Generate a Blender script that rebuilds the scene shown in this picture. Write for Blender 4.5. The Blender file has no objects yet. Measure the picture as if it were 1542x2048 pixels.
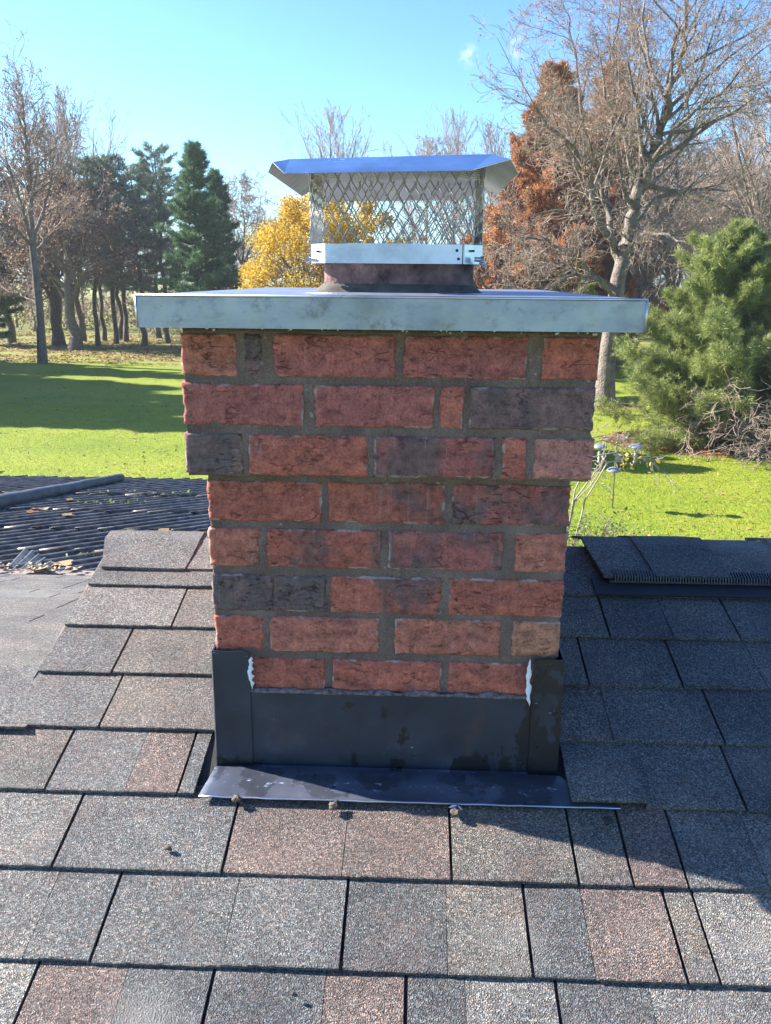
import bpy, math, random
import numpy as np
from mathutils import Vector, Matrix, noise
R_ = math.radians
SC = bpy.context.scene
COL = SC.collection
# ------------------------------------------------------------------ camera
F, HOR, ROLL, YAW = 1700.0, 557.0, R_(.5), R_(2.0)
_p = math.atan((1024 - HOR) / F)
FW = np.array([-math.sin(YAW) * math.cos(_p), math.cos(YAW) * math.cos(_p), -math.sin(_p)])
_r = np.array([math.cos(YAW), math.sin(YAW), 0.]); _u = np.cross(_r, FW)
RT = _r * math.cos(ROLL) + _u * math.sin(ROLL); UP = -_r * math.sin(ROLL) + _u * math.cos(ROLL)
cam = bpy.data.objects.new('camera', bpy.data.cameras.new('camera')); COL.objects.link(cam)
cam.matrix_world = Matrix(((RT[0], UP[0], -FW[0], 0), (RT[1], UP[1], -FW[1], 0), (RT[2], UP[2], -FW[2], 0), (0, 0, 0, 1)))
cam.data.sensor_fit = 'VERTICAL'; cam.data.sensor_height = 36; cam.data.lens = F / 2048 * 36
cam.data.clip_start = .02; cam.data.clip_end = 3000
SC.camera = cam
# ------------------------------------------------------------------ sky and sun
SUN_EL = R_(33); SUN_AZ = np.array([-.968, .25])      # horizontal direction towards the sun
w = bpy.data.worlds.new('World'); SC.world = w; w.use_nodes = True
nt = w.node_tree; nt.nodes.clear()
sky = nt.nodes.new('ShaderNodeTexSky'); sky.sky_type = 'NISHITA'; sky.sun_disc = False
sky.sun_elevation = SUN_EL; sky.sun_rotation = math.atan2(SUN_AZ[0], SUN_AZ[1])
sky.air_density = 1.0; sky.dust_density = .6; sky.ozone_density = 1.5; sky.altitude = 200
bg = nt.nodes.new('ShaderNodeBackground'); bg.inputs['Strength'].default_value = .066
wo = nt.nodes.new('ShaderNodeOutputWorld')
nt.links.new(bg.outputs[0], wo.inputs[0])
# two tiny wisps of cloud in the sky
tc = nt.nodes.new('ShaderNodeTexCoord'); prev = None
# clear late-autumn air: steeper fall-off to the zenith and a more cyan blue than the raw model
sp_ = nt.nodes.new('ShaderNodeSeparateColor'); nt.links.new(sky.outputs[0], sp_.inputs[0]); cb0 = nt.nodes.new('ShaderNodeCombineColor')
for i_, (a_, g_) in enumerate(((.56, 1.2), (.75, 1.26), (1.22, 1.1))):
    pw = nt.nodes.new('ShaderNodeMath'); pw.operation = 'POWER'; pw.inputs[1].default_value = g_; nt.links.new(sp_.outputs[i_], pw.inputs[0])
    ml = nt.nodes.new('ShaderNodeMath'); ml.operation = 'MULTIPLY'; ml.inputs[1].default_value = a_; nt.links.new(pw.outputs[0], ml.inputs[0]); nt.links.new(ml.outputs[0], cb0.inputs[i_])
prev = cb0.outputs[0]
cn = nt.nodes.new('ShaderNodeTexNoise'); cn.inputs['Scale'].default_value = 90; cn.inputs['Detail'].default_value = 5
nt.links.new(tc.outputs['Generated'], cn.inputs['Vector'])
for (px, py, rad, amt) in ((936, 112, .015, .42), (1030, 92, .02, .28)):
    d = FW + RT * (px - 771) / F - UP * (py - 1024) / F; d = d / np.linalg.norm(d)
    vd = nt.nodes.new('ShaderNodeVectorMath'); vd.operation = 'DISTANCE'; vd.inputs[1].default_value = d
    nt.links.new(tc.outputs['Generated'], vd.inputs[0])
    mr = nt.nodes.new('ShaderNodeMapRange'); mr.interpolation_type = 'SMOOTHSTEP'
    mr.inputs['From Min'].default_value = rad; mr.inputs['From Max'].default_value = 0; mr.inputs['To Max'].default_value = 1
    nt.links.new(vd.outputs['Value'], mr.inputs['Value'])
    m1 = nt.nodes.new('ShaderNodeMapRange'); m1.inputs['From Min'].default_value = .42; m1.inputs['From Max'].default_value = .72; m1.inputs['To Max'].default_value = amt * 2
    nt.links.new(cn.outputs['Fac'], m1.inputs['Value'])
    mm = nt.nodes.new('ShaderNodeMath'); mm.operation = 'MULTIPLY'; mm.use_clamp = True
    nt.links.new(mr.outputs[0], mm.inputs[0]); nt.links.new(m1.outputs[0], mm.inputs[1])
    mx = nt.nodes.new('ShaderNodeMix'); mx.data_type = 'RGBA'; mx.inputs[7].default_value = (7, 7.2, 7.5, 1)
    nt.links.new(mm.outputs[0], mx.inputs[0]); nt.links.new(prev, mx.inputs[6]); prev = mx.outputs[2]
nt.links.new(prev, bg.inputs['Color'])
sl = bpy.data.lights.new('sun', 'SUN'); sl.energy = 5.0; sl.angle = R_(.53); sl.color = (1, .95, .87)
so = bpy.data.objects.new('sun', sl); COL.objects.link(so)
sd = Vector((SUN_AZ[0] * math.cos(SUN_EL), SUN_AZ[1] * math.cos(SUN_EL), math.sin(SUN_EL)))
so.rotation_euler = sd.to_track_quat('Z', 'Y').to_euler()
SC.view_settings.view_transform = 'Standard'; SC.view_settings.look = 'None'
SC.view_settings.gamma = 1; SC.view_settings.use_curve_mapping = False
SC.view_settings.exposure = 1.78
SC.cycles.max_bounces = 6; SC.cycles.transparent_max_bounces = 8

# ------------------------------------------------------------------ measuring helpers (photo pixel -> a real plane)
def ray(x, y): return FW + RT * (x - 771) / F - UP * (y - 1024) / F
def at(x, y, Y): r = ray(x, y); return r * (Y / r[1])
TH = R_(16); RH = 1.18; RN = np.array([0, -math.sin(TH), math.cos(TH)]); RS = np.array([0, math.cos(TH), math.sin(TH)])
R0 = np.array([0, 0, -RH])
def roof_xs(x, y): r = ray(x, y); P = r * ((-RH) * math.cos(TH)) / (r @ RN); return P[0], P[1] / math.cos(TH)
def RP(X, s, h=0.): return R0 + np.array([X, 0, 0]) + RS * s + RN * h
LZ = -5.0
def hz(py, Y): return at(771, py, Y)[2] - LZ
def on_lawn(x, y): r = ray(x, y); return r * (LZ / r[2])

# ------------------------------------------------------------------ object helpers
def tag(o, label=None, cat=None, group=None, kind=None):
    if label: o['label'] = label
    if cat: o['category'] = cat
    if group: o['group'] = group
    if kind: o['kind'] = kind
    return o
def empty(name, loc, label=None, cat=None, group=None):
    o = bpy.data.objects.new(name, None); COL.objects.link(o); o.location = [float(v) for v in loc]; o.empty_display_size = .1
    return tag(o, label, cat, group)
def base_of(p):
    b = np.zeros(3)
    while p is not None: b = b + np.array(p.location); p = p.parent
    return b
def mesh(name, V, Fc, mat=None, parent=None, smooth=False):
    """V in world coordinates; the mesh is stored relative to its parents."""
    V = np.asarray(V, float).reshape(-1, 3) - base_of(parent)
    me = bpy.data.meshes.new(name); me.from_pydata([tuple(v) for v in V], [], [tuple(int(i) for i in f) for f in Fc])
    me.validate()
    if smooth: me.polygons.foreach_set('use_smooth', [True] * len(me.polygons))
    if mat: me.materials.append(mat)
    o = bpy.data.objects.new(name, me); COL.objects.link(o); o.parent = parent
    return o
def fastmesh(name, V, Fc, mat=None, parent=None, smooth=False):
    """V (n,3), Fc (m,k) arrays with equal k"""
    V = np.asarray(V, np.float32).reshape(-1, 3) - base_of(parent).astype(np.float32)
    Fc = np.asarray(Fc, np.int32); m, k = Fc.shape
    me = bpy.data.meshes.new(name)
    me.vertices.add(len(V)); me.vertices.foreach_set('co', V.ravel())
    me.loops.add(m * k); me.loops.foreach_set('vertex_index', Fc.ravel())
    me.polygons.add(m); me.polygons.foreach_set('loop_start', np.arange(m, dtype=np.int32) * k)
    me.polygons.foreach_set('loop_total', np.full(m, k, np.int32))
    if smooth: me.polygons.foreach_set('use_smooth', [True] * m)
    me.update(calc_edges=True)
    if mat: me.materials.append(mat)
    o = bpy.data.objects.new(name, me); COL.objects.link(o); o.parent = parent
    return o
class MB:
    def __init__(s): s.v = []; s.f = []
    def quad(s, a, b, c, d): n = len(s.v); s.v += [a, b, c, d]; s.f.append((n, n + 1, n + 2, n + 3))
    def poly(s, P): n = len(s.v); s.v += list(P); s.f.append(tuple(range(n, n + len(P))))
    def box(s, x0, x1, y0, y1, z0, z1):
        n = len(s.v)
        s.v += [(x0, y0, z0), (x1, y0, z0), (x1, y1, z0), (x0, y1, z0), (x0, y0, z1), (x1, y0, z1), (x1, y1, z1), (x0, y1, z1)]
        s.f += [(n, n + 3, n + 2, n + 1), (n + 4, n + 5, n + 6, n + 7), (n, n + 1, n + 5, n + 4), (n + 1, n + 2, n + 6, n + 5), (n + 2, n + 3, n + 7, n + 6), (n + 3, n, n + 4, n + 7)]
    def hexa(s, P):     # 8 points, bottom ring then top ring
        n = len(s.v); s.v += [tuple(p) for p in P]
        s.f += [(n, n + 3, n + 2, n + 1), (n + 4, n + 5, n + 6, n + 7), (n, n + 1, n + 5, n + 4), (n + 1, n + 2, n + 6, n + 5), (n + 2, n + 3, n + 7, n + 6), (n + 3, n, n + 4, n + 7)]
    def tube(s, pts, rad, sides=8, caps=True):
        pts = [Vector(p) for p in pts]
        rad = [rad] * len(pts) if not hasattr(rad, '__len__') else rad
        n0 = len(s.v); prevn = None
        for i, p in enumerate(pts):
            t = (pts[min(i + 1, len(pts) - 1)] - pts[max(i - 1, 0)]).normalized()
            if prevn is None: a = t.orthogonal().normalized()
            else: a = (prevn - t * prevn.dot(t)).normalized()
            prevn = a; b = t.cross(a)
            for k in range(sides):
                q = 2 * math.pi * k / sides; s.v.append(tuple(p + (a * math.cos(q) + b * math.sin(q)) * rad[i]))
        for i in range(len(pts) - 1):
            for k in range(sides):
                a0 = n0 + i * sides + k; a1 = n0 + i * sides + (k + 1) % sides
                s.f.append((a0, a1, a1 + sides, a0 + sides))
        if caps: s.f.append(tuple(n0 + k for k in range(sides))[::-1]); s.f.append(tuple(n0 + (len(pts) - 1) * sides + k for k in range(sides)))
    def lathe(s, prof, c, sides=20, sx=1, sy=1):   # prof (r,z)
        n0 = len(s.v)
        for r, z in prof:
            for k in range(sides):
                q = 2 * math.pi * k / sides; s.v.append((c[0] + r * sx * math.cos(q), c[1] + r * sy * math.sin(q), c[2] + z))
        for i in range(len(prof) - 1):
            for k in range(sides):
                a0 = n0 + i * sides + k; a1 = n0 + i * sides + (k + 1) % sides
                s.f.append((a0, a1, a1 + sides, a0 + sides))
        s.f.append(tuple(n0 + k for k in range(sides))[::-1]); s.f.append(tuple(n0 + (len(prof) - 1) * sides + k for k in range(sides)))
    def build(s, name, mat, parent=None, smooth=False): return mesh(name, s.v, s.f, mat, parent, smooth)
def bevel(o, w=.001, seg=2):
    m = o.modifiers.new('bevel', 'BEVEL'); m.width = w; m.segments = seg; m.limit_method = 'ANGLE'; return o
def ns(p, k, seed=0.): return noise.noise(Vector((p[0] * k + seed, p[1] * k - seed * .7, p[2] * k + seed * 1.3)))

# ------------------------------------------------------------------ materials
class NT:
    def __init__(s, name):
        s.m = bpy.data.materials.new(name); s.m.use_nodes = True; s.t = s.m.node_tree; s.t.nodes.clear()
        s.out = s.t.nodes.new('ShaderNodeOutputMaterial')
    def n(s, typ, props=None, **inp):
        nd = s.t.nodes.new('ShaderNode' + typ)
        for k, v in (props or {}).items(): setattr(nd, k, v)
        for k, v in inp.items():
            k2 = k.replace('_', ' ')
            key = next((q.identifier for q in nd.inputs if q.name == k2 and q.enabled), None)
            sock = next((q for q in nd.inputs if q.name == k2 and q.enabled), None)
            if sock is None: raise KeyError(typ + ' ' + k2)
            s.set(sock, v)
        return nd
    def set(s, sock, v):
        if isinstance(v, bpy.types.NodeSocket): s.t.links.new(v, sock)
        elif isinstance(v, bpy.types.Node): s.t.links.new(v.outputs[0], sock)
        else: sock.default_value = v
    def pos(s, scale=(1, 1, 1), rot=(0, 0, 0)):
        g = s.n('NewGeometry'); mp = s.n('Mapping'); s.t.links.new(g.outputs['Position'], mp.inputs[0])
        mp.inputs['Scale'].default_value = scale; mp.inputs['Rotation'].default_value = rot; return mp.outputs[0]
    def noise(s, vec, scale, detail=4, rough=.55, dist=0): return s.n('TexNoise', Vector=vec, Scale=scale, Detail=detail, Roughness=rough, Distortion=dist).outputs['Fac']
    def math(s, op, a, b=None, clamp=False):
        nd = s.t.nodes.new('ShaderNodeMath'); nd.operation = op; nd.use_clamp = clamp
        s.set(nd.inputs[0], a)
        if b is not None: s.set(nd.inputs[1], b)
        return nd.outputs[0]
    def map(s, v, a, b, c=0., d=1., smooth=True):
        nd = s.t.nodes.new('ShaderNodeMapRange'); nd.interpolation_type = 'SMOOTHSTEP' if smooth else 'LINEAR'
        s.set(nd.inputs[0], v)
        for i, q in zip((1, 2, 3, 4), (a, b, c, d)): nd.inputs[i].default_value = q
        return nd.outputs[0]
    def mix(s, f, a, b, mode='MIX'):
        nd = s.t.nodes.new('ShaderNodeMix'); nd.data_type = 'RGBA'; nd.blend_type = mode
        s.set(nd.inputs[0], f); s.set(nd.inputs[6], a if not isinstance(a, tuple) else (*a[:3], 1)); s.set(nd.inputs[7], b if not isinstance(b, tuple) else (*b[:3], 1))
        return nd.outputs[2]
    def ramp(s, v, stops, const=False):
        nd = s.t.nodes.new('ShaderNodeValToRGB'); s.set(nd.inputs[0], v); e = nd.color_ramp.elements
        if const: nd.color_ramp.interpolation = 'CONSTANT'
        while len(e) > 1: e.remove(e[-1])
        e[0].position, e[0].color = stops[0][0], (*stops[0][1], 1)
        for p, c in stops[1:]: q = e.new(p); q.color = (*c, 1)
        return nd.outputs[0]
    def bump(s, h, strength=.5, dist=.01, normal=None):
        nd = s.n('Bump'); nd.inputs['Strength'].default_value = strength; nd.inputs['Distance'].default_value = dist; s.set(nd.inputs['Height'], h)
        if normal is not None: s.set(nd.inputs['Normal'], normal)
        return nd.outputs[0]
    def bsdf(s, color, rough=.8, metal=0., normal=None, spec=None, **kw):
        nd = s.t.nodes.new('ShaderNodeBsdfPrincipled')
        s.set(nd.inputs['Base Color'], color if not isinstance(color, tuple) else (*color[:3], 1)); s.set(nd.inputs['Roughness'], rough); s.set(nd.inputs['Metallic'], metal)
        if normal is not None: s.set(nd.inputs['Normal'], normal)
        if spec is not None: s.set(nd.inputs['Specular IOR Level'], spec)
        s.t.links.new(nd.outputs[0], s.out.inputs[0]); return nd

def mat_shingle():
    t = NT('asphalt_shingle'); P = t.pos()
    oi = t.n('ObjectInfo')
    v1 = t.n('TexVoronoi', {'feature': 'F1'}, Vector=P, Scale=470.0)
    v2 = t.n('TexVoronoi', {'feature': 'F1'}, Vector=P, Scale=900.0)
    sx = t.n('SeparateColor', Color=v1.outputs['Color']); s2 = t.n('SeparateColor', Color=v2.outputs['Color'])
    g = t.ramp(sx.outputs[0], [(0, (.34,) * 3), (.3, (.62, .62, .62)), (.55, (.98, .98, .98)), (.8, (1.4, 1.4, 1.38)), (.96, (2.1, 2.1, 2.0))])
    g2 = t.ramp(s2.outputs[0], [(0, (.5,) * 3), (.5, (1, 1, 1)), (1, (1.6, 1.6, 1.6))])
    hue = t.ramp(sx.outputs[1], [(0, (1.25, .88, .76)), (.35, (1, 1, 1)), (.7, (.92, 1, 1.06)), (1, (1.06, 1.04, .88))])
    c = t.mix(1., oi.outputs['Color'], g, 'MULTIPLY'); c = t.mix(1., c, g2, 'MULTIPLY'); c = t.mix(1., c, hue, 'MULTIPLY')
    big = t.noise(P, 7, 4); bl = t.ramp(big, [(.3, (.72, .72, .75)), (.52, (1, 1, 1)), (.70, (1.3, 1.24, 1.16))])
    c = t.mix(1., c, bl, 'MULTIPLY'); pr_ = t.math('MULTIPLY', t.map(t.noise(P, 12, 4, .6), .5, .62, 0, .30), t.map(sx.outputs[1], .5, .8)); c = t.mix(pr_, c, (.24, .13, .10))
    pale = t.map(t.noise(P, 3.1, 3), .56, .74, 0, .55)
    c = t.mix(pale, c, (.27, .255, .23))
    lich = t.map(t.noise(P, 28, 3), .72, .78, 0, .45); c = t.mix(lich, c, (.34, .30, .2))
    h = t.math('ADD', v1.outputs['Distance'], t.math('MULTIPLY', s2.outputs[1], .5))
    nrm = t.bump(h, .8, .0035); nrm = t.bump(t.noise(P, 45, 3), .25, .006, nrm)
    t.bsdf(c, .72, 0, nrm, .4); return t.m
def mat_brick():
    t = NT('fired_brick'); P = t.pos(); oi = t.n('ObjectInfo')
    sp = t.pos((1, 1, 2.2))
    n1 = t.noise(sp, 22, 6, .65); n2 = t.noise(P, 9, 4, .6); n3 = t.noise(P, 240, 3, .7)
    base = t.mix(1., oi.outputs['Color'], t.ramp(n1, [(.25, (.45, .42, .5)), (.42, (.86, .84, .88)), (.58, (1.08, 1.02, 1)), (.78, (1.5, 1.4, 1.3))]), 'MULTIPLY')
    base = t.mix(1., base, t.ramp(n3, [(.25, (.6, .6, .6)), (.5, (1, 1, 1)), (.75, (1.35, 1.35, 1.35))]), 'MULTIPLY')
    # clinker-dark patches: how much of them is in the object colour's alpha
    dk = t.math('ADD', t.noise(t.pos((1, 1, .6)), 13, 4, .55), t.math('MULTIPLY', oi.outputs['Alpha'], .5))
    dkm = t.map(t.math('ADD', dk, t.math('MULTIPLY', n3, .10)), .86, 1.02, 0, .80)
    base = t.mix(dkm, base, t.mix(n1, (.05, .042, .044), (.21, .155, .145)))
    # wire-cut vertical streaks and pale lime bloom
    st = t.noise(t.pos((1, 1, .04)), 160, 2); base = t.mix(t.map(st, .60, .75, 0, .22), base, (.42, .3, .28))
    ef = t.math('MULTIPLY', t.map(t.noise(P, 14, 5, .7), .60, .76), t.map(t.noise(P, 150, 3, .8), .45, .62))
    base = t.mix(t.math('MULTIPLY', ef, .65), base, (.5, .46, .44))
    fm = t.noise(P, 70, 5, .75); base = t.mix(1., base, t.ramp(fm, [(.3, (.5, .47, .5)), (.48, (.95, .95, .95)), (.62, (1.12, 1.1, 1.1)), (.75, (1.5, 1.45, 1.4))]), 'MULTIPLY')
    pit_shade = t.map(t.noise(t.pos((1, 1, 1.7)), 330, 2, .6), .62, .70, 0, .75); base = t.mix(pit_shade, base, (.05, .022, .022))  # mottling and pits, with the shade of fine relief put into the colour
    rim = t.n('Attribute', {'attribute_name': 'rim'}).outputs['Fac']
    rm = t.math('MULTIPLY', t.map(rim, .25, .7), t.map(t.noise(P, 26, 4, .7), .50, .62, 0, .6)); base = t.mix(rm, base, (.50, .44, .40))
    # cracks
    dv = t.n('TexNoise', Vector=sp, Scale=30.0, Detail=5.0, Roughness=.65)
    wv = t.n('VectorMath', {'operation': 'MULTIPLY_ADD'}); t.set(wv.inputs[0], dv.outputs['Color']); wv.inputs[1].default_value = (.045, .045, .045); t.set(wv.inputs[2], sp)
    vo = t.n('TexVoronoi', {'feature': 'DISTANCE_TO_EDGE'}, Vector=wv.outputs[0], Scale=17.0)
    cr = t.map(vo.outputs['Distance'], .0, .03, 1, 0); cm = t.map(t.noise(P, 23, 3), .54, .64)
    cr = t.math('MULTIPLY', t.math('MULTIPLY', cr, cm), .45)
    tear = t.map(t.noise(t.pos((1, 1, 3.4)), 62, 6, .75, .6), .57, .66, 0, 1); tear = t.math('MULTIPLY', tear, t.map(t.noise(P, 12, 3), .50, .60))
    deep = t.math('MAXIMUM', cr, t.math('MULTIPLY', tear, .6))
    base = t.mix(t.math('MULTIPLY', deep, .34), base, (.06, .026, .024))
    h = t.math('SUBTRACT', t.math('ADD', t.math('MULTIPLY', n1, .8), t.math('MULTIPLY', n3, .35)), t.math('MULTIPLY', deep, 1.0))
    t.bsdf(base, .88, 0, t.bump(h, 1., .006), .25); return t.m
def mat_mortar():
    t = NT('mortar'); P = t.pos()
    c = t.ramp(t.noise(P, 16, 5, .6), [(.3, (.140, .093, .076)), (.5, (.185, .126, .104)), (.7, (.245, .176, .145))])
    g = t.noise(P, 420, 3, .8); c = t.mix(1., c, t.ramp(g, [(.3, (.6,) * 3), (.5, (1,) * 3), (.72, (1.5,) * 3)]), 'MULTIPLY')
    c = t.mix(t.map(t.noise(P, 60, 2), .70, .76, 0, .6), c, (.42, .4, .35))
    t.bsdf(c, .95, 0, t.bump(t.math('ADD', g, t.math('MULTIPLY', t.noise(P, 60, 4), 2.)), .8, .0025), .2); return t.m
def mat_simple(name, col, rough=.7, metal=0., var=.2, scale=20, bump=.15, spec=None, bd=.003):
    t = NT(name); P = t.pos(); n = t.noise(P, scale, 5, .6)
    a = tuple(max(0, v * (1 - var)) for v in col); b = tuple(v * (1 + var) for v in col)
    c = t.ramp(n, [(.3, a), (.7, b)]); t.bsdf(c, rough, metal, t.bump(t.noise(P, scale * 4, 4), bump, bd), spec); return t.m
def mat_galv(name, col=(.5, .53, .56), r0=.32, r1=.55, spots=True, dirt=.5):
    t = NT(name); P = t.pos(); n = t.noise(P, 9, 6, .65); n2 = t.noise(P, 45, 4, .7)
    c = t.ramp(n, [(.3, tuple(v * .72 for v in col)), (.5, col), (.72, tuple(min(1, v * 1.18) for v in col))])
    if spots:
        s = t.map(t.noise(P, 26, 5, .7), .54, .72, 0, dirt); c = t.mix(s, c, (.12, .12, .125)); s3 = t.map(t.noise(t.pos((.5, 1, 1)), 60, 4, .7), .5, .7, 0, dirt * .5); c = t.mix(s3, c, (.2, .2, .2))
        s2 = t.map(t.noise(P, 210, 2), .72, .78, 0, .6); c = t.mix(s2, c, (.08, .07, .06))
    r = t.map(n2, .3, .7, r0, r1, False)
    if not spots: sf_ = t.math('MULTIPLY', t.map(t.noise(t.pos((.25, 1, 1)), 60, 4, .8), .58, .66), t.map(t.noise(P, 7, 2), .5, .6)); r = t.math('ADD', r, t.math('MULTIPLY', sf_, .4)); c = t.mix(t.math('MULTIPLY', sf_, .6), c, (.95, .95, .95))
    t.bsdf(c, r, 1., t.bump(n2, .06, .004)); return t.m
def mat_flash(name='dark_painted_flashing', k=1., wk=.85, me=.4):
    t = NT(name); P = t.pos(); n = t.noise(P, 12, 5, .6)
    c = t.ramp(n, [(.3, (.028 * k, .034 * k ** .9, .052 * k ** .7)), (.6, (.044 * k, .052 * k ** .9, .080 * k ** .7)), (.75, (.07 * k, .08 * k ** .9, .115 * k ** .7))])
    gx = t.n('SeparateXYZ', Vector=P); wv_ = t.math('ADD', t.noise(t.pos((1, 1, .6)), 19, 5, .6), t.map(gx.outputs[0], .05, .2, 0, .16)); zb_ = t.map(gx.outputs[2], -.80, -.765, .10, 0); wet = t.map(t.math('ADD', wv_, zb_), .62, .65); c = t.mix(t.math('MULTIPLY', wet, wk), c, (.022, .022, .024))
    sc = t.math('MULTIPLY', t.map(t.noise(t.pos((.25, 1, 1)), 130, 3, .8), .66, .72), t.map(t.noise(P, 13, 2), .54, .6)); c = t.mix(sc, c, (.4, .42, .46))
    bd = t.math('MULTIPLY', t.map(gx.outputs[2], -.8155, -.8125), t.map(gx.outputs[2], -.807, -.8085)); scf = t.math('MULTIPLY', bd, t.map(t.noise(t.pos((.4, 1, 2.5)), 70, 5, .8), .58, .66)); c = t.mix(scf, c, (.34, .42, .56)); rust = t.map(t.noise(P, 8, 3), .6, .72, 0, .35); c = t.mix(rust, c, (.12, .085, .07))
    t.bsdf(c, t.math('SUBTRACT', t.map(t.noise(P, 30, 4), .3, .7, .28, .46, False), t.math('MULTIPLY', wet, .05)), me, t.bump(t.noise(P, 14, 4), .12, .01)); return t.m
def mat_grass():
    t = NT('lawn_grass'); P = t.pos()
    n = t.noise(P, .35, 4); n2 = t.noise(P, 5, 5, .7); n3 = t.noise(P, 38, 3, .7)
    c = t.ramp(n, [(.3, (.175, .25, .016)), (.5, (.235, .295, .02)), (.7, (.30, .325, .03))])
    c = t.mix(1., c, t.ramp(n2, [(.25, (.7, .75, .7)), (.5, (1, 1, 1)), (.78, (1.25, 1.15, 1.1))]), 'MULTIPLY')
    c = t.mix(1., c, t.ramp(n3, [(.3, (.55, .6, .6)), (.5, (1, 1, 1)), (.7, (1.5, 1.35, 1.3))]), 'MULTIPLY')
    # fallen-leaf ground under the trees, beyond about 47 m
    g = t.n('NewGeometry'); sp = t.n('SeparateXYZ', Vector=g.outputs['Position'])
    yy = t.math('ADD', sp.outputs[1], t.math('MULTIPLY', t.noise(P, .12, 3), 14))
    m = t.map(yy, 56, 60, 0, 1); m2 = t.map(t.noise(P, .9, 5, .7), .36, .60, .25, 1)
    m = t.math('MULTIPLY', m, m2)
    lf = t.ramp(t.noise(P, 9, 5, .8), [(.3, (.17, .13, .05)), (.55, (.30, .22, .10)), (.75, (.42, .32, .17))])
    c = t.mix(t.math('MULTIPLY', m, .62), c, lf)
    t.bsdf(c, .8, 0, t.bump(t.math('ADD', n3, n2), .9, .05), .3); return t.m
def mat_leaf(name, stops, trans=.35, rough=.6):
    t = NT(name); g = t.n('NewGeometry')
    c = t.ramp(g.outputs['Random Per Island'], stops)
    c = t.mix(1., c, t.ramp(t.noise(t.pos(), .9, 3), [(.3, (.72, .74, .76)), (.7, (1.2, 1.18, 1.15))]), 'MULTIPLY')
    d = t.n('BsdfPrincipled', Roughness=rough); t.set(d.inputs['Base Color'], c); d.inputs['Specular IOR Level'].default_value = .25
    tr = t.n('BsdfTranslucent', Color=c); ms = t.t.nodes.new('ShaderNodeMixShader'); ms.inputs[0].default_value = trans
    t.t.links.new(d.outputs[0], ms.inputs[1]); t.t.links.new(tr.outputs[0], ms.inputs[2]); t.t.links.new(ms.outputs[0], t.out.inputs[0]); return t.m
M = {}
M['shingle'] = mat_shingle(); M['brick'] = mat_brick(); M['mortar'] = mat_mortar(); M['flash'] = mat_flash(); M['apron'] = mat_flash('worn_apron_sheet', 2.0, .5, .15); M['grass'] = mat_grass()
M['crown'] = mat_galv('galvanised_sheet', (.36, .38, .46), .36, .6, True, .6)  # bluish base: blue of the reflected sky put into the colour
M['stainless'] = mat_galv('stainless_sheet', (.80, .84, .88), .12, .2, False)
M['lid_under'] = mat_galv('dull_sheet_underside', (.55, .52, .44), .5, .65, True, .25)  # dusty underside; beige of the reflected sunlit roof put into its colour
M['band'] = mat_galv('stainless_band', (.60, .62, .74), .3, .42, False)  # base tinted blue to stand in for sky mirrored in the band
M['mesh'] = mat_galv('expanded_steel', (.42, .40, .37), .38, .5, True, .3)
M['steel'] = mat_galv('bright_steel', (.6, .6, .62), .25, .4, False)
M['flue'] = mat_simple('clay_flue', (.19, .105, .09), .85, 0, .75, 22, .9, None, .006)
M['deck'] = mat_simple('asphalt_underlay', (.03, .03, .032), .95, 0, .3, 60, .4)
M['black_plastic'] = mat_simple('black_plastic', (.014, .014, .016), .55, 0, .3, 60, .2)
M['caulk'] = mat_simple('white_caulk', (.75, .77, .8), .5, 0, .05, 60, .3)
M['tar'] = mat_simple('roof_cement', (.022, .022, .024), .45, 0, .4, 90, .8)
M['nail'] = mat_simple('crusty_sealed_nail', (.16, .12, .09), .85, 0, .6, 260, .9)
M['corr'] = mat_simple('weathered_corrugated_sheet', (.085, .075, .06), .36, 0, .9, 14, .6)
M['corr_pale'] = mat_simple('pale_corrugated_sheet', (.27, .27, .26), .5, 0, .4, 12, .4)
M['board'] = mat_simple('weathered_board', (.26, .2, .17), .85, 0, .35, 14, .5)
M['pipe'] = mat_simple('grey_pipe', (.085, .09, .095), .5, 0, .4, 12, .3)
M['bark'] = mat_simple('grey_bark', (.17, .145, .12), .9, 0, .4, 6, .9, None, .05)
M['bark_pale'] = mat_simple('pale_bark', (.19, .155, .13), .9, 0, .55, 3.5, 1., None, .08)
M['bark_dark'] = mat_simple('dark_bark', (.11, .088, .075), .9, 0, .4, 6, .9, None, .05)
M['twig'] = mat_simple('brown_twigs', (.31, .23, .18), .85, 0, .35, 3, .2)
M['twig_pale'] = mat_simple('pale_twigs', (.36, .29, .25), .85, 0, .35, 3, .2)
M['twig_dark'] = mat_simple('dark_twigs', (.17, .125, .105), .85, 0, .35, 3, .2)
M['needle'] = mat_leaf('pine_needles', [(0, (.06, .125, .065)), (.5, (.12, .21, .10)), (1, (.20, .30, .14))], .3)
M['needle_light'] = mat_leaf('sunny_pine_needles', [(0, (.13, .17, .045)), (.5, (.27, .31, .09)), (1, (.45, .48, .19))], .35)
M['needle_thin'] = mat_leaf('thin_pine_needles', [(0, (.11, .15, .10)), (.5, (.18, .23, .14)), (1, (.28, .31, .20))], .3)
M['rust'] = mat_leaf('rusty_cypress_needles', [(0, (.30, .11, .04)), (.5, (.52, .22, .085)), (1, (.68, .36, .16))], .35)
M['yellow'] = mat_leaf('yellow_leaves', [(0, (.42, .26, .03)), (.5, (.62, .41, .045)), (1, (.78, .58, .10))], .45)
M['brown_leaf'] = mat_leaf('brown_leaves', [(0, (.18, .11, .075)), (.5, (.32, .21, .14)), (1, (.46, .33, .23))], .3)
M['litter'] = mat_leaf('leaf_litter', [(0, (.20, .11, .05)), (.5, (.34, .21, .10)), (1, (.48, .34, .18))], .2)
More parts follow.
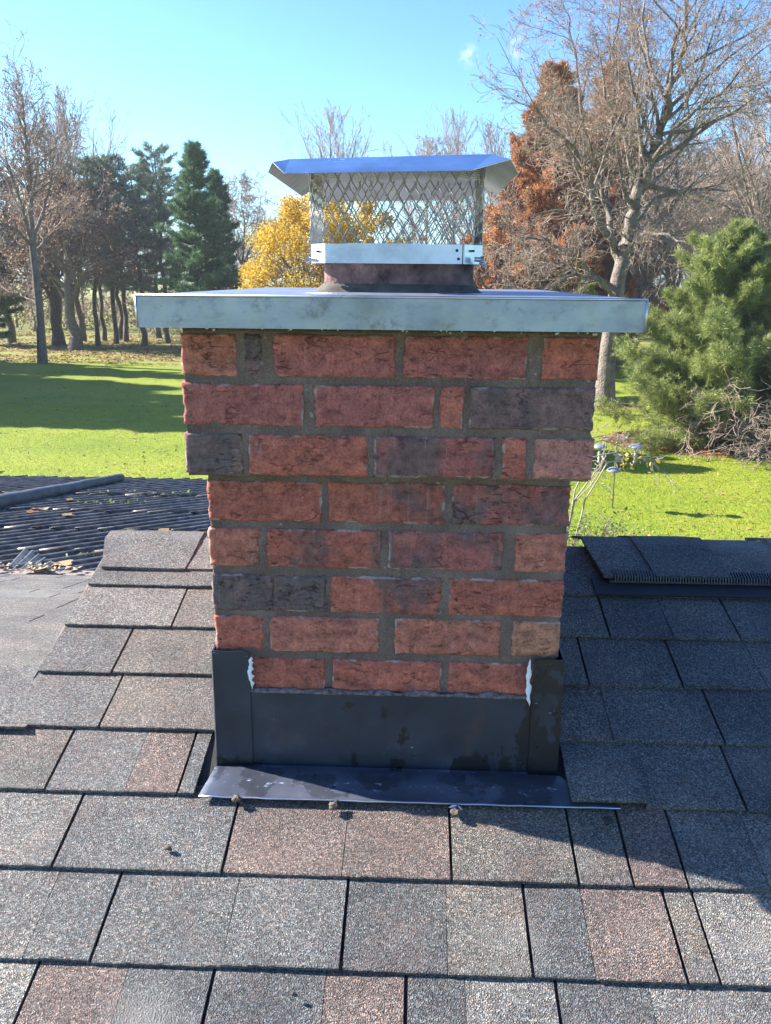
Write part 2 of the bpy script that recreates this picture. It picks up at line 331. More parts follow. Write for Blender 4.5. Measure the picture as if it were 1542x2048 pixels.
M['straw'] = mat_leaf('pine_straw', [(0, (.12, .05, .02)), (.5, (.30, .13, .05)), (1, (.45, .22, .09))], .1)
M['shrub_leaf'] = mat_leaf('shrub_leaves', [(0, (.06, .11, .02)), (.5, (.13, .19, .04)), (1, (.26, .30, .09))], .4)
M['blade'] = mat_leaf('grass_blades', [(0, (.20, .27, .02)), (.5, (.30, .35, .025)), (1, (.42, .43, .06))], .35)
M['baffle'] = mat_simple('grey_baffle', (.20, .225, .28), .45, .2, .15, 10, .1)
M['pole'] = mat_simple('feeder_pole', (.2, .19, .17), .5, .5, .2, 20, .1)
M['feeder_tube'] = mat_simple('feeder_tube', (.34, .30, .16), .3, 0, .2, 30, .1)

# ================================================================== LARGE STRUCTURE
# ------------------------------------------------------------------ lawn
def lawn():
    xs = np.concatenate([np.linspace(-500, -60, 12), np.linspace(-55, 55, 56), np.linspace(60, 500, 12)])
    ys = np.concatenate([np.linspace(-300, 0, 8), np.linspace(4, 110, 54), np.linspace(120, 900, 14)])
    V = [(x, y, LZ + .10 * noise.noise(Vector((x * .06, y * .06, 0))) * (1 if 10 < y < 100 else 0)) for y in ys for x in xs]
    n = len(xs); Fc = [(j * n + i, j * n + i + 1, (j + 1) * n + i + 1, (j + 1) * n + i) for j in range(len(ys) - 1) for i in range(n - 1)]
    o = mesh('lawn', V, Fc, M['grass'], None, True); tag(o, 'bright green lawn with tan fallen leaves under the far trees', None, None, 'structure')
lawn()

# ------------------------------------------------------------------ main roof
rng = random.Random(4)
ROOFL, CHL, CHR, CHF, CHB = -.728, -.328, .243, 1.290, 2.300
EXP = .143; S0 = 1.8375            # bottom edge of the row under the ridge caps; row k is EXP lower each
SR = 1.945 / math.cos(TH)          # ridge
roof = empty('shingle_roof', RP(0, SR), 'grey asphalt shingle roof that the brick chimney stands on, half in its shadow', 'roof')
SWAY = noise.noise
def slab(name, X0, X1, s0, s1, thick=.0055, lift=.0115, mat=None, parent=None, col=(.2, .2, .2), jl=0., jr=0., wave=0.):
    """one shingle tab: butt edge at s0 (raised by lift), upper end at s1; jl/jr slant the side edges"""
    n = max(3, int((X1 - X0) / .011)); rows = [0, .012, .5, 1]
    V = []; Fc = []
    for j, tt in enumerate(rows):
        for i in range(n + 1):
            u = i / n; X = X0 + (X1 - X0) * u; s = s0 + (s1 - s0) * tt
            X += (jl * (1 - u) + jr * u) * tt
            k = Vector((X * 90, s * 90, 3.1)); k2 = Vector((X * 300, s * 300, 7.))
            if j == 0: s += .0011 * noise.noise(k) + .0007 * noise.noise(k2)
            if i in (0, n): X += .0009 * noise.noise(k) + .0005 * noise.noise(k2)
            low = noise.noise(Vector((X * 5.5, s0 * 9, 1.7)))
            h = lift * (1 - tt) + .0035 * tt + (.0018 * low + wave * max(0, math.sin(u * math.pi)) ** 2) * (1 - tt) ** 2
            if j == 0: h -= .0012
            V.append(RP(X, s, h)); 
    m = len(V)
    for q in range(m):
        V.append(V[q] - RN * thick)
    for j in range(len(rows) - 1):
        for i in range(n):
            a = j * (n + 1) + i; Fc.append((a, a + 1, a + n + 2, a + n + 1)); Fc.append((a + m, a + n + 1 + m, a + n + 2 + m, a + 1 + m))
    for i in range(n): Fc.append((i, i + m, i + 1 + m, i + 1))
    for j in range(len(rows) - 1):
        a = j * (n + 1); b = a + n + 1; Fc.append((a, b, b + m, a + m)); a += n; b += n; Fc.append((a, a + m, b + m, b))
    o = mesh(name, V, Fc, mat or M['shingle'], parent); o.color = (*col, 1); return o
GREY, RED, BRN, DRK, PAL = (.132, .131, .130), (.160, .126, .114), (.146, .134, .122), (.106, .108, .110), (.178, .172, .163)
def tone(c, j=.07):
    k = 1 + rng.uniform(-j, j); return tuple(v * k for v in c)
def rowpx(yl):      # photo pixels -> X at the row middle
    return lambda px: roof_xs(px, yl)[0]
# rows from the photograph: list of (x pixel at mid height of the row, 's'lot or 'c'olour seam), colours between them
rows = {
 0: (1167, [], [GREY]),
 1: (1230, [(356, 's'), (1204, 's'), (1325, 'c'), (1452, 's')], [PAL, BRN, DRK, GREY, GREY, GREY]),
 2: (1318, [(241, 's'), (1163, 's'), (1341, 's')], [GREY, BRN, GREY, DRK, GREY]),
 3: (1425, [(216, 's'), (1210, 'c'), (1420, 's')], [GREY, BRN, GREY, DRK, GREY]),
 4: (1545, [(112, 's'), (268, 'c'), (371, 's'), (1270, 'c'), (1458, 's')], [BRN, GREY, RED, GREY, GREY, DRK, GREY]),
 5: (1690, [(128, 's'), (459, 's'), (690, 'c'), (900, 's'), (1142, 's'), (1245, 's'), (1348, 's'), (1500, 'c')], [PAL, GREY, RED, RED, BRN, BRN, RED, GREY, PAL]),
 6: (1860, [(75, 'c'), (207, 's'), (460, 'c'), (689, 's'), (893, 'c'), (1054, 's'), (1172, 'c'), (1343, 's'), (1403, 's')], [PAL, GREY, GREY, GREY, DRK, BRN, DRK, RED, BRN, PAL]),
 7: (2000, [(52, 's'), (240, 'c'), (418, 's'), (648, 'c'), (811, 's'), (930, 'c'), (1114, 's'), (1300, 'c')], [PAL, RED, DRK, DRK, RED, DRK, PAL, DRK, PAL]),
}
XMAX, XMIN = 1.75, -1.75
def lay_row(k, edges, cols, left, right, parent, first_lift=0.):
    """edges: sorted list of (X, kind)"""
    s0 = S0 - EXP * k; s1 = s0 + EXP + .024
    E = [(left, 's')] + edges + [(right, 's')]
    for i in range(len(E) - 1):
        a, ka = E[i]; b, kb = E[i + 1]
        ga = .0024 if ka == 's' else .0005; gb = .0024 if kb == 's' else .0005
        if b - a < .02: continue
        c = cols[i % len(cols)]
        lf = .0115 + (.0016 * rng.random() if kb == 's' else 0)
        if i == 0 and first_lift: lf = first_lift
        slab('shingle', a + ga, b - gb, s0 + rng.uniform(-.0012, .0012), s1, .0055, lf, None, parent, tone(c), 0, 0, .0025 * max(0, rng.uniform(-1, 1)))
for k in range(0, 11):
    s0 = S0 - EXP * k
    if k in rows:
        ym, ed, cols = rows[k]; fx = rowpx(ym); edges = [(fx(px + (0)), kd) for px, kd in ed]
    else: edges = []; cols = [GREY, RED, BRN, DRK, PAL, GREY]; edges = [(-.62 + rng.uniform(-.1, .1), 's')]
    xs = [e[0] for e in edges] or [0.]
    left = ROOFL if s0 > 1.53 else XMIN
    cols = list(cols)
    # carry the row on beyond the frame with random tabs
    x = max(max(xs), .50); post = []; x += rng.uniform(.14, .26)
    while x < XMAX - .12: post.append((x, rng.choice('ssc'))); x += rng.uniform(.10, .27)
    pre = []
    x = min(min(xs), -.74) - rng.uniform(.12, .24)
    while x > left + .1 and left < -1: pre.insert(0, (x, rng.choice('ssc'))); x -= rng.uniform(.12, .27)
    if k > 7:
        x = xs[0] + .2
        while x < .6: edges.append((x, rng.choice('ssc'))); x += rng.uniform(.11, .25)
    pal = [GREY, BRN, DRK, GREY, RED, PAL, GREY]
    allc = [pal[rng.randrange(7)] for _ in pre] + [cols[min(i, len(cols) - 1)] if k <= 7 else pal[rng.randrange(7)] for i in range(len(edges) + 1)] + [pal[rng.randrange(7)] for _ in post]
    alle = pre + edges + post
    smid = s0 + EXP * .5
    if smid * math.cos(TH) > 1.245:    # broken by the chimney
        L = CHL - (.010 if k < 4 else .024); Rr = CHR + (.014 if k < 4 else .018)
        le = [e for e in alle if e[0] < L - .02]; re = [e for e in alle if e[0] > Rr + .02]
        lay_row(k, le, allc[:len(le) + 1], left, L, roof)
        lay_row(k, re, allc[len(alle) - len(re):], Rr, XMAX, roof, .0255 if k == 4 else 0.)
    else: lay_row(k, alle, allc, left, XMAX, roof)
# small drop piece at the left edge of the photo, hanging below the row line
x_, s_ = roof_xs(26, 1476); slab('shingle', -1.02, roof_xs(50, 1476)[0], S0 - EXP * 3 - .012, S0 - EXP * 3 + .02, .005, .0185, None, roof, GREY)
# deck under the shingles, both slopes, with the chimney hole
d = MB()
def deckq(X0, X1, s0, s1, h=.0012):
    P = [RP(X0, s0, h), RP(X1, s0, h), RP(X1, s1, h), RP(X0, s1, h)]; Q = [p - RN * .03 for p in P]; d.hexa([*Q, *P])
sf, sb = CHF / math.cos(TH) + .01, CHB / math.cos(TH) - .01
deckq(-5, 5, -2.2, 1.545 - .01, .0012)
deckq(ROOFL + .006, CHL + .01, 1.535, SR, .0013); deckq(CHR - .01, 5, 1.535, SR, .0013)
d.build('roof_deck', M['deck'], roof)
# back slope of the main roof, falling away behind the ridge
bs = MB(); rz = RP(0, SR); n_ = 14
for i in range(n_):
    y0, z0 = rz[1] + .13 * i, rz[2] - .0585 * i
    bs.hexa([(ROOFL + .006, y0, z0 - .03), (5, y0, z0 - .03), (5, y0 + .135, z0 - .0902), (ROOFL + .006, y0 + .135, z0 - .0902), (ROOFL + .006, y0, z0 - .004), (5, y0, z0 - .004), (5, y0 + .135, z0 - .0605), (ROOFL + .006, y0 + .135, z0 - .0605)])
o = bs.build('back_slope', M['shingle'], roof); o.color = (.17, .165, .165, 1); tag(o, None, None, None, 'stuff')
# shingles outside the frame (left, right and below), one joined part
far = MB()
def farslab(X0, X1, s0, k):
    P = [RP(X0 + .002, s0, .006), RP(X1 - .002, s0, .006), RP(X1 - .002, s0 + EXP + .02, -.001), RP(X0 + .002, s0 + EXP + .02, -.001)]
    Q = [RP(X0 + .002, s0, .0115), RP(X1 - .002, s0, .0115), RP(X1 - .002, s0 + EXP + .02, .003), RP(X0 + .002, s0 + EXP + .02, .003)]
    far.hexa([*P, *Q])
for k in range(0, 27):
    s0 = S0 - EXP * k
    spans = [(XMAX + .001, 5)] + ([(-5, XMIN - .001)] if s0 < 1.53 else []) if k < 11 else [(-5, 5)]
    for a, b in spans:
        x = a
        while x < b - .1:
            x2 = min(b, x + rng.uniform(.16, .34)); farslab(x, x2, s0, k); x = x2
o = far.build('outer_shingles', M['shingle'], roof); o.color = (.175, .168, .16, 1); tag(o, None, None, None, 'stuff')
# rake edge board at the left end of the upper roof
rk = MB(); P = [RP(ROOFL - .004, 1.50, -.11), RP(ROOFL + .004, 1.50, -.11), RP(ROOFL + .004, SR, -.11), RP(ROOFL - .004, SR, -.11)]; Q = [p + RN * .111 for p in P]; rk.hexa([*P, *Q])
rk.build('rake_board', M['board'], roof)

# ridge cap shingles: each bent over the ridge
def ridge_cap(name, X0, X1, h, parent, col, flap=.115, x0b=None, x1b=None, sag=0.):
    """x0b/x1b: X of the lower front corners (pieces are cut slightly on the skew)"""
    x0b = X0 if x0b is None else x0b; x1b = X1 if x1b is None else x1b
    n = max(4, int((X1 - X0) / .02)); prof = []
    for j in range(5): prof.append(('f', flap * (1 - j / 4)))
    V = []; Fc = []; m = 10
    for i in range(n + 1):
        u = i / n; row = []
        for j in range(m):
            if j < 5: dd = flap * (1 - j / 4.6); P = RP(0, SR - dd, h - sag * (1 - math.exp(-dd * 30)))
            else:
                q = (j - 4.5) / 4.6 * flap; P = np.array([0, rz[1], rz[2]]) + np.array([0, math.cos(TH), -math.sin(TH)]) * q + np.array([0, math.sin(TH), math.cos(TH)]) * h
            tt = max(0, 1 - j / 4.)
            P = P.copy(); P[0] = (X0 * (1 - u) + X1 * u) * (1 - tt) + (x0b * (1 - u) + x1b * u) * tt
            P[2] += .0022 * noise.noise(Vector((P[0] * 9, j * .3, h * 50))) + (.0009 * noise.noise(Vector((P[0] * 120, j, 1))) if j in (0, m - 1) else 0)
            V.append(P)
    k = len(V); V += [v - np.array([0, 0, .0065]) for v in V]
    for i in range(n):
        for j in range(m - 1):
            a = i * m + j; Fc.append((a, a + m, a + m + 1, a + 1)); Fc.append((a + k, a + 1 + k, a + m + 1 + k, a + m + k))
        a = i * m; Fc.append((a, a + k, a + m + k, a + m)); a += m - 1; Fc.append((a, a + m, a + m + k, a + k))
    for i in (0, n):
        for j in range(m - 1):
            a = i * m + j; f = (a, a + 1, a + 1 + k, a + k); Fc.append(f if i == 0 else f[::-1])
    o = mesh(name, V, Fc, M['shingle'], parent); o.color = (*col, 1); return o
lx = lambda x, y: roof_xs(x, y)[0]
ridge_cap('ridge_cap', ROOFL - .012, -.51, .027, roof, GREY, .128, lx(207, 1143), lx(371, 1150), .010)
ridge_cap('ridge_cap', -.535, CHL - .010, .021, roof, PAL, .125, None, None, .006)
ridge_cap('ridge_cap', CHR + .012, .46, .008, roof, GREY, .125)
# raised ridge vent to the right of the chimney
VX0 = .437
vent = mesh('ridge_vent', [(0, 0, 0)], [], M['black_plastic'], roof)
vb = MB()
vs0, vs1 = SR - .150, SR - .004
P = [RP(VX0, vs0, .013), RP(4.6, vs0, .013), RP(4.6, vs1, .013), RP(VX0, vs1, .013)]
Q = [RP(VX0, vs0 + .004, .021), RP(4.6, vs0 + .004, .021), RP(4.6, vs1, .022), RP(VX0, vs1, .022)]
vb.hexa([*P, *Q])
bpy.data.objects.remove(vent); vent = vb.build('ridge_vent', M['black_plastic'], roof)
g = MB(); X = VX0 + .01
while X < 2.4:
    A = [RP(X, vs0 - .003, .022), RP(X + .0022, vs0 - .003, .022), RP(X + .0022, vs0 + .03, .020), RP(X, vs0 + .03, .020)]
    B = [RP(X, vs0 + .004, .033), RP(X + .0022, vs0 + .004, .033), RP(X + .0022, vs0 + .03, .033), RP(X, vs0 + .03, .033)]
    g.hexa([*A, *B]); X += .0062
o = g.build('vent_grille', mat_simple('vent_grey_plastic', (.07, .072, .078), .5, 0, .2, 60, .1), vent); tag(o, None, None, None, 'stuff')
X = VX0 - .035; first = True; i = 0
while X < 4.6:
    L_ = (.115 if first else .155 if i == 1 else .165) ; 
    ridge_cap('ridge_cap', X, min(4.6, X + L_ + .012), .031 + .0065 * (i % 2) + (.003 if first else 0), vent, [GREY, DRK, BRN, PAL, GREY][i % 5], .142, X + .022, X + L_ + .034, .004); X += L_; first = False; i += 1
# a strip of starter shingle behind the chimney head and flat flange in front of the vent
fl = MB(); P = [RP(.40, vs0 - .042, .0125), RP(4.6, vs0 - .042, .0125), RP(4.6, vs0 + .02, .0125), RP(.40, vs0 + .02, .0125)]; fl.hexa([*P, *[p + RN * .004 for p in P]])
fl.build('vent_flange', M['black_plastic'], vent)

# ------------------------------------------------------------------ lower wing roof: back slope falling away on the left
WT = R_(15); WY, WZ = 1.491, RP(0, S0 - EXP * 2, .0)[2]
W0 = RP(0, 1.545, .004)
wing = empty('wing_roof', (-2, W0[1], W0[2]), 'sunlit back slope of the lower shingle roof at the left, falling away to the corrugated sheets', 'roof')
WU = np.array([0, math.cos(WT), -math.sin(WT)]); WN = np.array([0, math.sin(WT), math.cos(WT)])
def WP(X, q, h=0.): return np.array([X, W0[1], W0[2]]) + WU * q + WN * h
wl = 2.03; rows_w = 14
for k in range(rows_w):
    q1 = .06 + EXP * (k + 1); q0 = q1 - EXP - .02
    x = -.735 - rng.uniform(.0, .12); prevx = ROOFL + .0
    while prevx > -3.2:
        xa = max(x, -3.2)
        V = [WP(xa + .003, q0, -.002), WP(prevx - .003, q0, -.002), WP(prevx - .003, q1, .006), WP(xa + .003, q1, .006)]
        Tn = [WP(xa + .003, q0, .004), WP(prevx - .003, q0, .004), WP(prevx - .003, q1, .013), WP(xa + .003, q1, .013)]
        b = MB(); b.hexa([*V, *Tn]); o = b.build('shingle', M['shingle'], wing); c = tone((.165, .157, .148), .04); o.color = (*c, 1)
        prevx = xa; x = xa - rng.uniform(.16, .36)
b = MB(); A = [WP(-5, .01, -.022), WP(ROOFL + .0, .01, -.022), WP(ROOFL + .3, wl + .06, -.03), WP(-5, wl + .06, -.022)]; b.hexa([*A, *[p + WN * .0205 for p in A]]); b.build('roof_deck', M['deck'], wing)
# bent cap along the lower ridge
for (a, bb, cc) in ((-1.02, ROOFL, GREY), (-1.33, -1.02, BRN), (-1.66, -1.33, GREY), (-1.98, -1.66, PAL)):
    V = []; n = 12
    pr = [RP(0, 1.515, .0045), RP(0, 1.53, .0062), RP(0, 1.54, .0070), WP(0, .008, .0075), WP(0, .03, .0105), WP(0, .10, .0135)]
    for i in range(n + 1):
        x = a + .001 + (bb - a - .002) * i / n
        for p in pr: V.append((x, p[1], p[2] + .0012 * noise.noise(Vector((x * 20, p[1] * 5, 2)))))
    m = len(V); V += [(v[0], v[1], v[2] - .005) for v in V]; q = len(pr); Fc = []
    for i in range(n):
        for j in range(q - 1):
            A_ = i * q + j; Fc.append((A_, A_ + q, A_ + q + 1, A_ + 1)); Fc.append((A_ + m, A_ + 1 + m, A_ + q + 1 + m, A_ + q + m))
        A_ = i * q; Fc.append((A_, A_ + m, A_ + q + m, A_ + q)); A_ += q - 1; Fc.append((A_, A_ + q, A_ + q + m, A_ + m))
    for i in (0, n):
        for j in range(q - 1): A_ = i * q + j; Fc.append((A_, A_ + 1, A_ + 1 + m, A_ + m))
    o = mesh('ridge_cap', V, Fc, M['shingle'], wing); o.color = (*tone((.14, .137, .133), .04), 1)
b = MB(); E0 = WP(0, wl + .06, 0); b.box(-4.2, ROOFL + .25, E0[1] + .002, E0[1] + .07, E0[2] - .10, E0[2] + .012); bevel(b.build('eave_board', M['board'], wing), .006)

# ------------------------------------------------------------------ chimney
chim = empty('brick_chimney', (-.05, 1.465, -.86), 'weathered red brick chimney with olive-grey mortar standing on the shingle roof', 'chimney')
ZB = -1.0
COR = .023                                           # the three upper courses step out by this much
brng = random.Random(11)
def brick(O, U, N, length, height, depth, col, dark=.2, rough=1., step=.0032, seed=0, parent=chim, name='brick', jit=1.):
    """O lower-left front corner, U along, N outward normal; a rough-faced brick with real relief"""
    O, U, N = map(lambda a: np.array(a, float), (O, U, N)); Wv = np.array([0, 0, 1.])
    nx = max(3, int(length / step)); nz = max(3, int(height / step)); V = []; Fc = []; EV = []
    for j in range(nz + 1):
        for i in range(nx + 1):
            u = length * i / nx; v = height * j / nz; P = O + U * u + Wv * v
            e = min(u, length - u, v, height - v)
            k = P * 1.0 + seed
            g = noise.noise(Vector(k * 26)) * .0014 + noise.noise(Vector(k * 75)) * .0009 + noise.noise(Vector(k * 190)) * .0005
            kk = Vector((k[0] * 34 + .8 * noise.noise(Vector(k * 60)), k[1] * 34, k[2] * 62 + .8 * noise.noise(Vector(k * 50 + 3))))
            c = abs(noise.noise(kk)); mk = max(0, min(1, (noise.noise(Vector(k * 15 + 9)) + .02) * 5))
            g -= .0020 * rough * mk * max(0, 1 - c / .06)
            ch = max(0, noise.noise(Vector(k * 38 + 5)) - .18)
            g -= .010 * rough * ch * math.exp(-e / .010)
            g -= .0022 * math.exp(-e / .0018); EV.append(math.exp(-e / .0035))
            if i in (0, nx): P = P + U * (.0011 * jit * noise.noise(Vector(k * 60 + 1)) + .0013 * jit * noise.noise(Vector(k * 150 + 2)) + .002 * jit * noise.noise(Vector(k * 18)))
            if j in (0, nz): P = P + Wv * (.0008 * jit * noise.noise(Vector(k * 50 + 4)) + .0008 * jit * noise.noise(Vector(k * 140 + 6)) + .0011 * jit * noise.noise(Vector(k * 17 + 3)))
            V.append(P + N * g * 1.0)
    q = nx + 1
    for j in range(nz):
        for i in range(nx): a = j * q + i; Fc.append((a, a + 1, a + q + 1, a + q))
    ring = [i for i in range(nx)] + [j * q + nx for j in range(nz)] + [nz * q + i for i in range(nx, 0, -1)] + [j * q for j in range(nz, 0, -1)]
    last = ring; ctr = O + U * length / 2 + Wv * height / 2; steps = max(2, int(depth / .014))
    for sdp in range(1, steps + 1):
        dd = depth * sdp / steps; new = []
        for r in ring:
            P = V[r] - N * ((V[r] - O) @ N) * (1.0) - N * dd
            off = P - ctr; P = P + (U * np.sign(off @ U) * (abs(off @ U) > length * .46) + 0) * (.0016 * jit * noise.noise(Vector(P * 55 + 2 + seed)) + .0014 * jit * noise.noise(Vector(P * 130)))
            new.append(len(V)); V.append(P)
        for i in range(len(ring)): a = i; b2 = (i + 1) % len(ring); Fc.append((last[a], new[a], new[b2], last[b2]))
        last = new
    Fc.append(tuple(last))
    o = mesh(name, V, Fc, M['brick'], parent, True); o.color = (*col, dark)
    if len(o.data.vertices) == len(V): at_ = o.data.attributes.new('rim', 'FLOAT', 'POINT'); at_.data.foreach_set('value', np.array(EV + [.6] * (len(V) - len(EV)), np.float32))
    return o
def sh(c, j=.08): k = 1 + brng.uniform(-j, j); return tuple(v * k for v in c)
B1, B2, B3, B4, B5, B6 = (.45, .143, .098), (.46, .168, .115), (.405, .138, .115), (.23, .14, .125), (.50, .23, .145), (.49, .21, .165)
course = [  # (y top, y bottom) measured at x 780, corbelled?, [(x0, x1, colour, darkness)]
 (671, 756, 1, [(366, 473, B2, 0.), (487, 523, B4, .9), (547, 790, B3, .28), (808, 1055, B3, .3), (1085, 1198, B1, .1)]),
 (772, 855, 1, [(370, 606, B3, .2), (630, 868, B3, .25), (881, 927, B1, .2), (940, 1181, B4, .72)]),
 (873, 954, 1, [(375, 485, B4, .85), (497, 733, B1, .1), (748, 988, B3, .80), (1006, 1053, B1, .1), (1068, 1176, B6, .1)]),
 (967, 1047, 0, [(413, 643, B1, .45), (656, 888, B1, .5), (904, 1145, B3, .74)]),
 (1062, 1139, 0, [(418, 517, B2, .05), (534, 760, B1, .55), (777, 1007, B3, .65), (1030, 1137, B2, .1)]),
 (1155, 1228, 0, [(423, 545, B4, .9), (546, 652, B4, 1.), (661, 885, B1, .68), (898, 1128, B1, .25)]),
 (1238, 1308, 0, [(428, 525, B1, .05), (539, 757, B2, .2), (790, 1000, B2, .35), (1024, 1124, B5, .05)]),
 (1322, 1390, 0, [(430, 650, B1, .2), (665, 882, B1, .35), (896, 1122, B1, .5)]),
]
Zs = []
for ci, (yt, yb, cb, bl) in enumerate(course):
    Y = CHF - (COR if cb else 0); z1 = at(780, yt, Y)[2]; z0 = at(780, yb, Y)[2]; ym = (yt + yb) / 2; Zs.append((z0, z1, cb))
    XL = CHL - (COR if cb else 0); XR = CHR + (COR if cb else 0)
    for bi, (xa, xb, col, dk) in enumerate(bl):
        a = at(xa, ym + (xa - 780) * .017, Y)[0]; b_ = at(xb, ym + (xb - 780) * .017, Y)[0]
        if bi == 0: a = XL + brng.uniform(-.002, .003)
        if bi == len(bl) - 1: b_ = XR + brng.uniform(-.003, .002)
        edge = bi in (0, len(bl) - 1); short = (b_ - a) < .12
        dep = .19 if (edge and short) else .085
        if (xa, xb) == (487, 523): brick((a, Y + .001, z0 + .002), (1, 0, 0), (0, -1, 0), b_ - a, z1 - z0 - .003, .05, col, dk, 2., seed=ci * 7 + bi, jit=2.4); continue
        brick((a, Y, z0), (1, 0, 0), (0, -1, 0), b_ - a, z1 - z0, dep, sh(col), dk, 1., seed=ci * 7 + bi, jit=1.5)
# courses hidden behind the flashing continue down, plus the side and back faces
zt = Zs[-1][0] - .012; hh = Zs[-1][1] - Zs[-1][0]
while zt - hh > ZB: Zs.append((zt - hh, zt, 0)); zt -= hh + .011
for ci, (z0, z1, cb) in enumerate(Zs):
    e = COR if cb else 0; YF, YB, XL, XR = CHF - e, CHB + e, CHL - e, CHR + e
    fl_ = course[ci][3] if ci < 8 else None
    shortL = (fl_ and (fl_[0][1] - fl_[0][0]) < 160 and ci != 5) if fl_ else ci % 2 == 0
    for side, xs in ((-1, XL), (1, XR)):
        y = YF + (.20 if shortL else .095) + .004
        first = True
        while y < YB - .05:
            L_ = min(.195, YB - y) if not (YB - y - .195 < .06 and YB - y > .195) else (YB - y) / 2 - .005
            U = (0, -1, 0) if side < 0 else (0, 1, 0); O = (xs, y + L_, z0) if side < 0 else (xs, y, z0)
            brick(O, U, (side, 0, 0), L_, z1 - z0, .08, sh([B1, B2, B3, B6][brng.randrange(4)]), brng.uniform(0, .6), 1., .006, seed=ci * 3 + side)
            y += L_ + .010
    x = XL + .088
    while x < XR - .12:
        L_ = min(.195, XR - .088 - x)
        brick((x + L_, YB, z0), (-1, 0, 0), (0, 1, 0), L_, z1 - z0, .07, sh([B1, B2, B3][brng.randrange(3)]), brng.uniform(0, .6), 1., .012, seed=ci); x += L_ + .01
# mortar core with struck, uneven surface
def core(x0, x1, y0, y1, z0, z1, name='mortar'):
    V = []; Fc = []; st = .006
    nx, ny, nz = int((x1 - x0) / st), int((y1 - y0) / .02), int((z1 - z0) / st)
    ringp = [(x0 + (x1 - x0) * i / nx, y0) for i in range(nx)] + [(x1, y0 + (y1 - y0) * i / ny) for i in range(ny)] + [(x1 - (x1 - x0) * i / nx, y1) for i in range(nx)] + [(x0, y1 - (y1 - y0) * i / ny) for i in range(ny)]
    L_ = len(ringp); cx, cy = (x0 + x1) / 2, (y0 + y1) / 2
    for j in range(nz + 1):
        z = z0 + (z1 - z0) * j / nz
        for (x, y) in ringp:
            g = .0014 * noise.noise(Vector((x * 30, y * 30, z * 30))) + .0010 * noise.noise(Vector((x * 110, y * 110, z * 110)))
            g += .0025 * max(0, noise.noise(Vector((x * 17 + 5, y * 17, z * 17))) - .15)
            dx = (-1 if x <= x0 else 1 if x >= x1 else 0); dy = (-1 if y <= y0 else 1 if y >= y1 else 0)
            V.append((x + dx * g, y + dy * g, z))
    for j in range(nz):
        for i in range(L_): a = j * L_ + i; b2 = j * L_ + (i + 1) % L_; Fc.append((a, b2, b2 + L_, a + L_))
    Fc.append(tuple(range(L_))[::-1]); Fc.append(tuple(nz * L_ + i for i in range(L_)))
    return mesh(name, V, Fc, M['mortar'], chim, True)
rc = .0035
ztop = at(780, 655, CHF - COR)[2]; zcor = (Zs[2][0] + Zs[3][1]) / 2 + .004
core(CHL + rc, CHR - rc, CHF + rc, CHB - rc, ZB, zcor)
core(CHL - COR + rc, CHR + COR - rc, CHF - COR + rc, CHB + COR - rc, zcor + .001, ztop - .004)
# metal crown (chase cover): thin sheet with a folded skirt
cr = MB(); cy0, cy1 = 1.215, 2.355; cx0, cx1 = at(272, 622, cy0)[0], at(1293, 634, cy0)[0]
zt_ = at(782, 595, cy0)[2]; zb_ = at(782, 660, cy0)[2]; sk = .0018; rise = .001
FYF = 1.60
fl0, fl1, fy0, fy1 = at(645, 575, FYF)[0], at(948, 575, FYF)[0], FYF, FYF + .29
mx_, my_ = (fl0 + fl1) / 2, (fy0 + fy1) / 2
ring0 = [(cx0, cy0, zt_), (cx1, cy0, zt_), (cx1, cy1, zt_), (cx0, cy1, zt_)]
ri = [(fl0 - .01, fy0 - .01, zt_ + rise), (fl1 + .01, fy0 - .01, zt_ + rise), (fl1 + .01, fy1 + .01, zt_ + rise), (fl0 - .01, fy1 + .01, zt_ + rise)]
for i in range(4):
    a, b_ = ring0[i], ring0[(i + 1) % 4]; cr.quad(a, b_, ri[(i + 1) % 4], ri[i])
bot = [(x, y, zb_) for x, y, z in ring0]
inn = [(cx0 + sk, cy0 + sk), (cx1 - sk, cy0 + sk), (cx1 - sk, cy1 - sk), (cx0 + sk, cy1 - sk)]
for i in range(4):
    j = (i + 1) % 4; cr.quad(bot[i], bot[j], ring0[j], ring0[i]); cr.quad((*inn[j], zb_), (*inn[i], zb_), (*inn[i], zt_ - sk), (*inn[j], zt_ - sk)); cr.quad(bot[j], bot[i], (*inn[i], zb_), (*inn[j], zb_))
cr.quad(*[(*inn[i], zt_ - sk) for i in (3, 2, 1, 0)])
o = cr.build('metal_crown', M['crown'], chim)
sm = MB()
for xx in (cx0 + .0005, cx1 - .0005):
    sm.tube([(xx, cy0 - .0006, zb_), (xx, cy0 - .0006, zt_)], .0016, 6)
sm.tube([(cx0, cy0 - .0002, zt_), ((cx0 + cx1) / 2, cy0, zt_ + .0006), (cx1, cy0 - .0002, zt_)], .0021, 8)
sm.build('folded_edge', M['steel'], o, True)
# mortar crumbs under the crown front edge
mo = MB()
for i in range(34):
    x = brng.uniform(cx0 + .06, cx1 - .05); s_ = brng.uniform(.001, .0028); y = CHF - COR - brng.uniform(0, .004)
    mo.lathe([(s_ * .4, -s_ * .6), (s_, 0), (s_ * .3, s_ * .7)], (x, y, ztop - .001 - brng.uniform(0, .006)), 5)
o = mo.build('mortar_crumbs', M['caulk'], chim); tag(o, None, None, None, 'stuff')
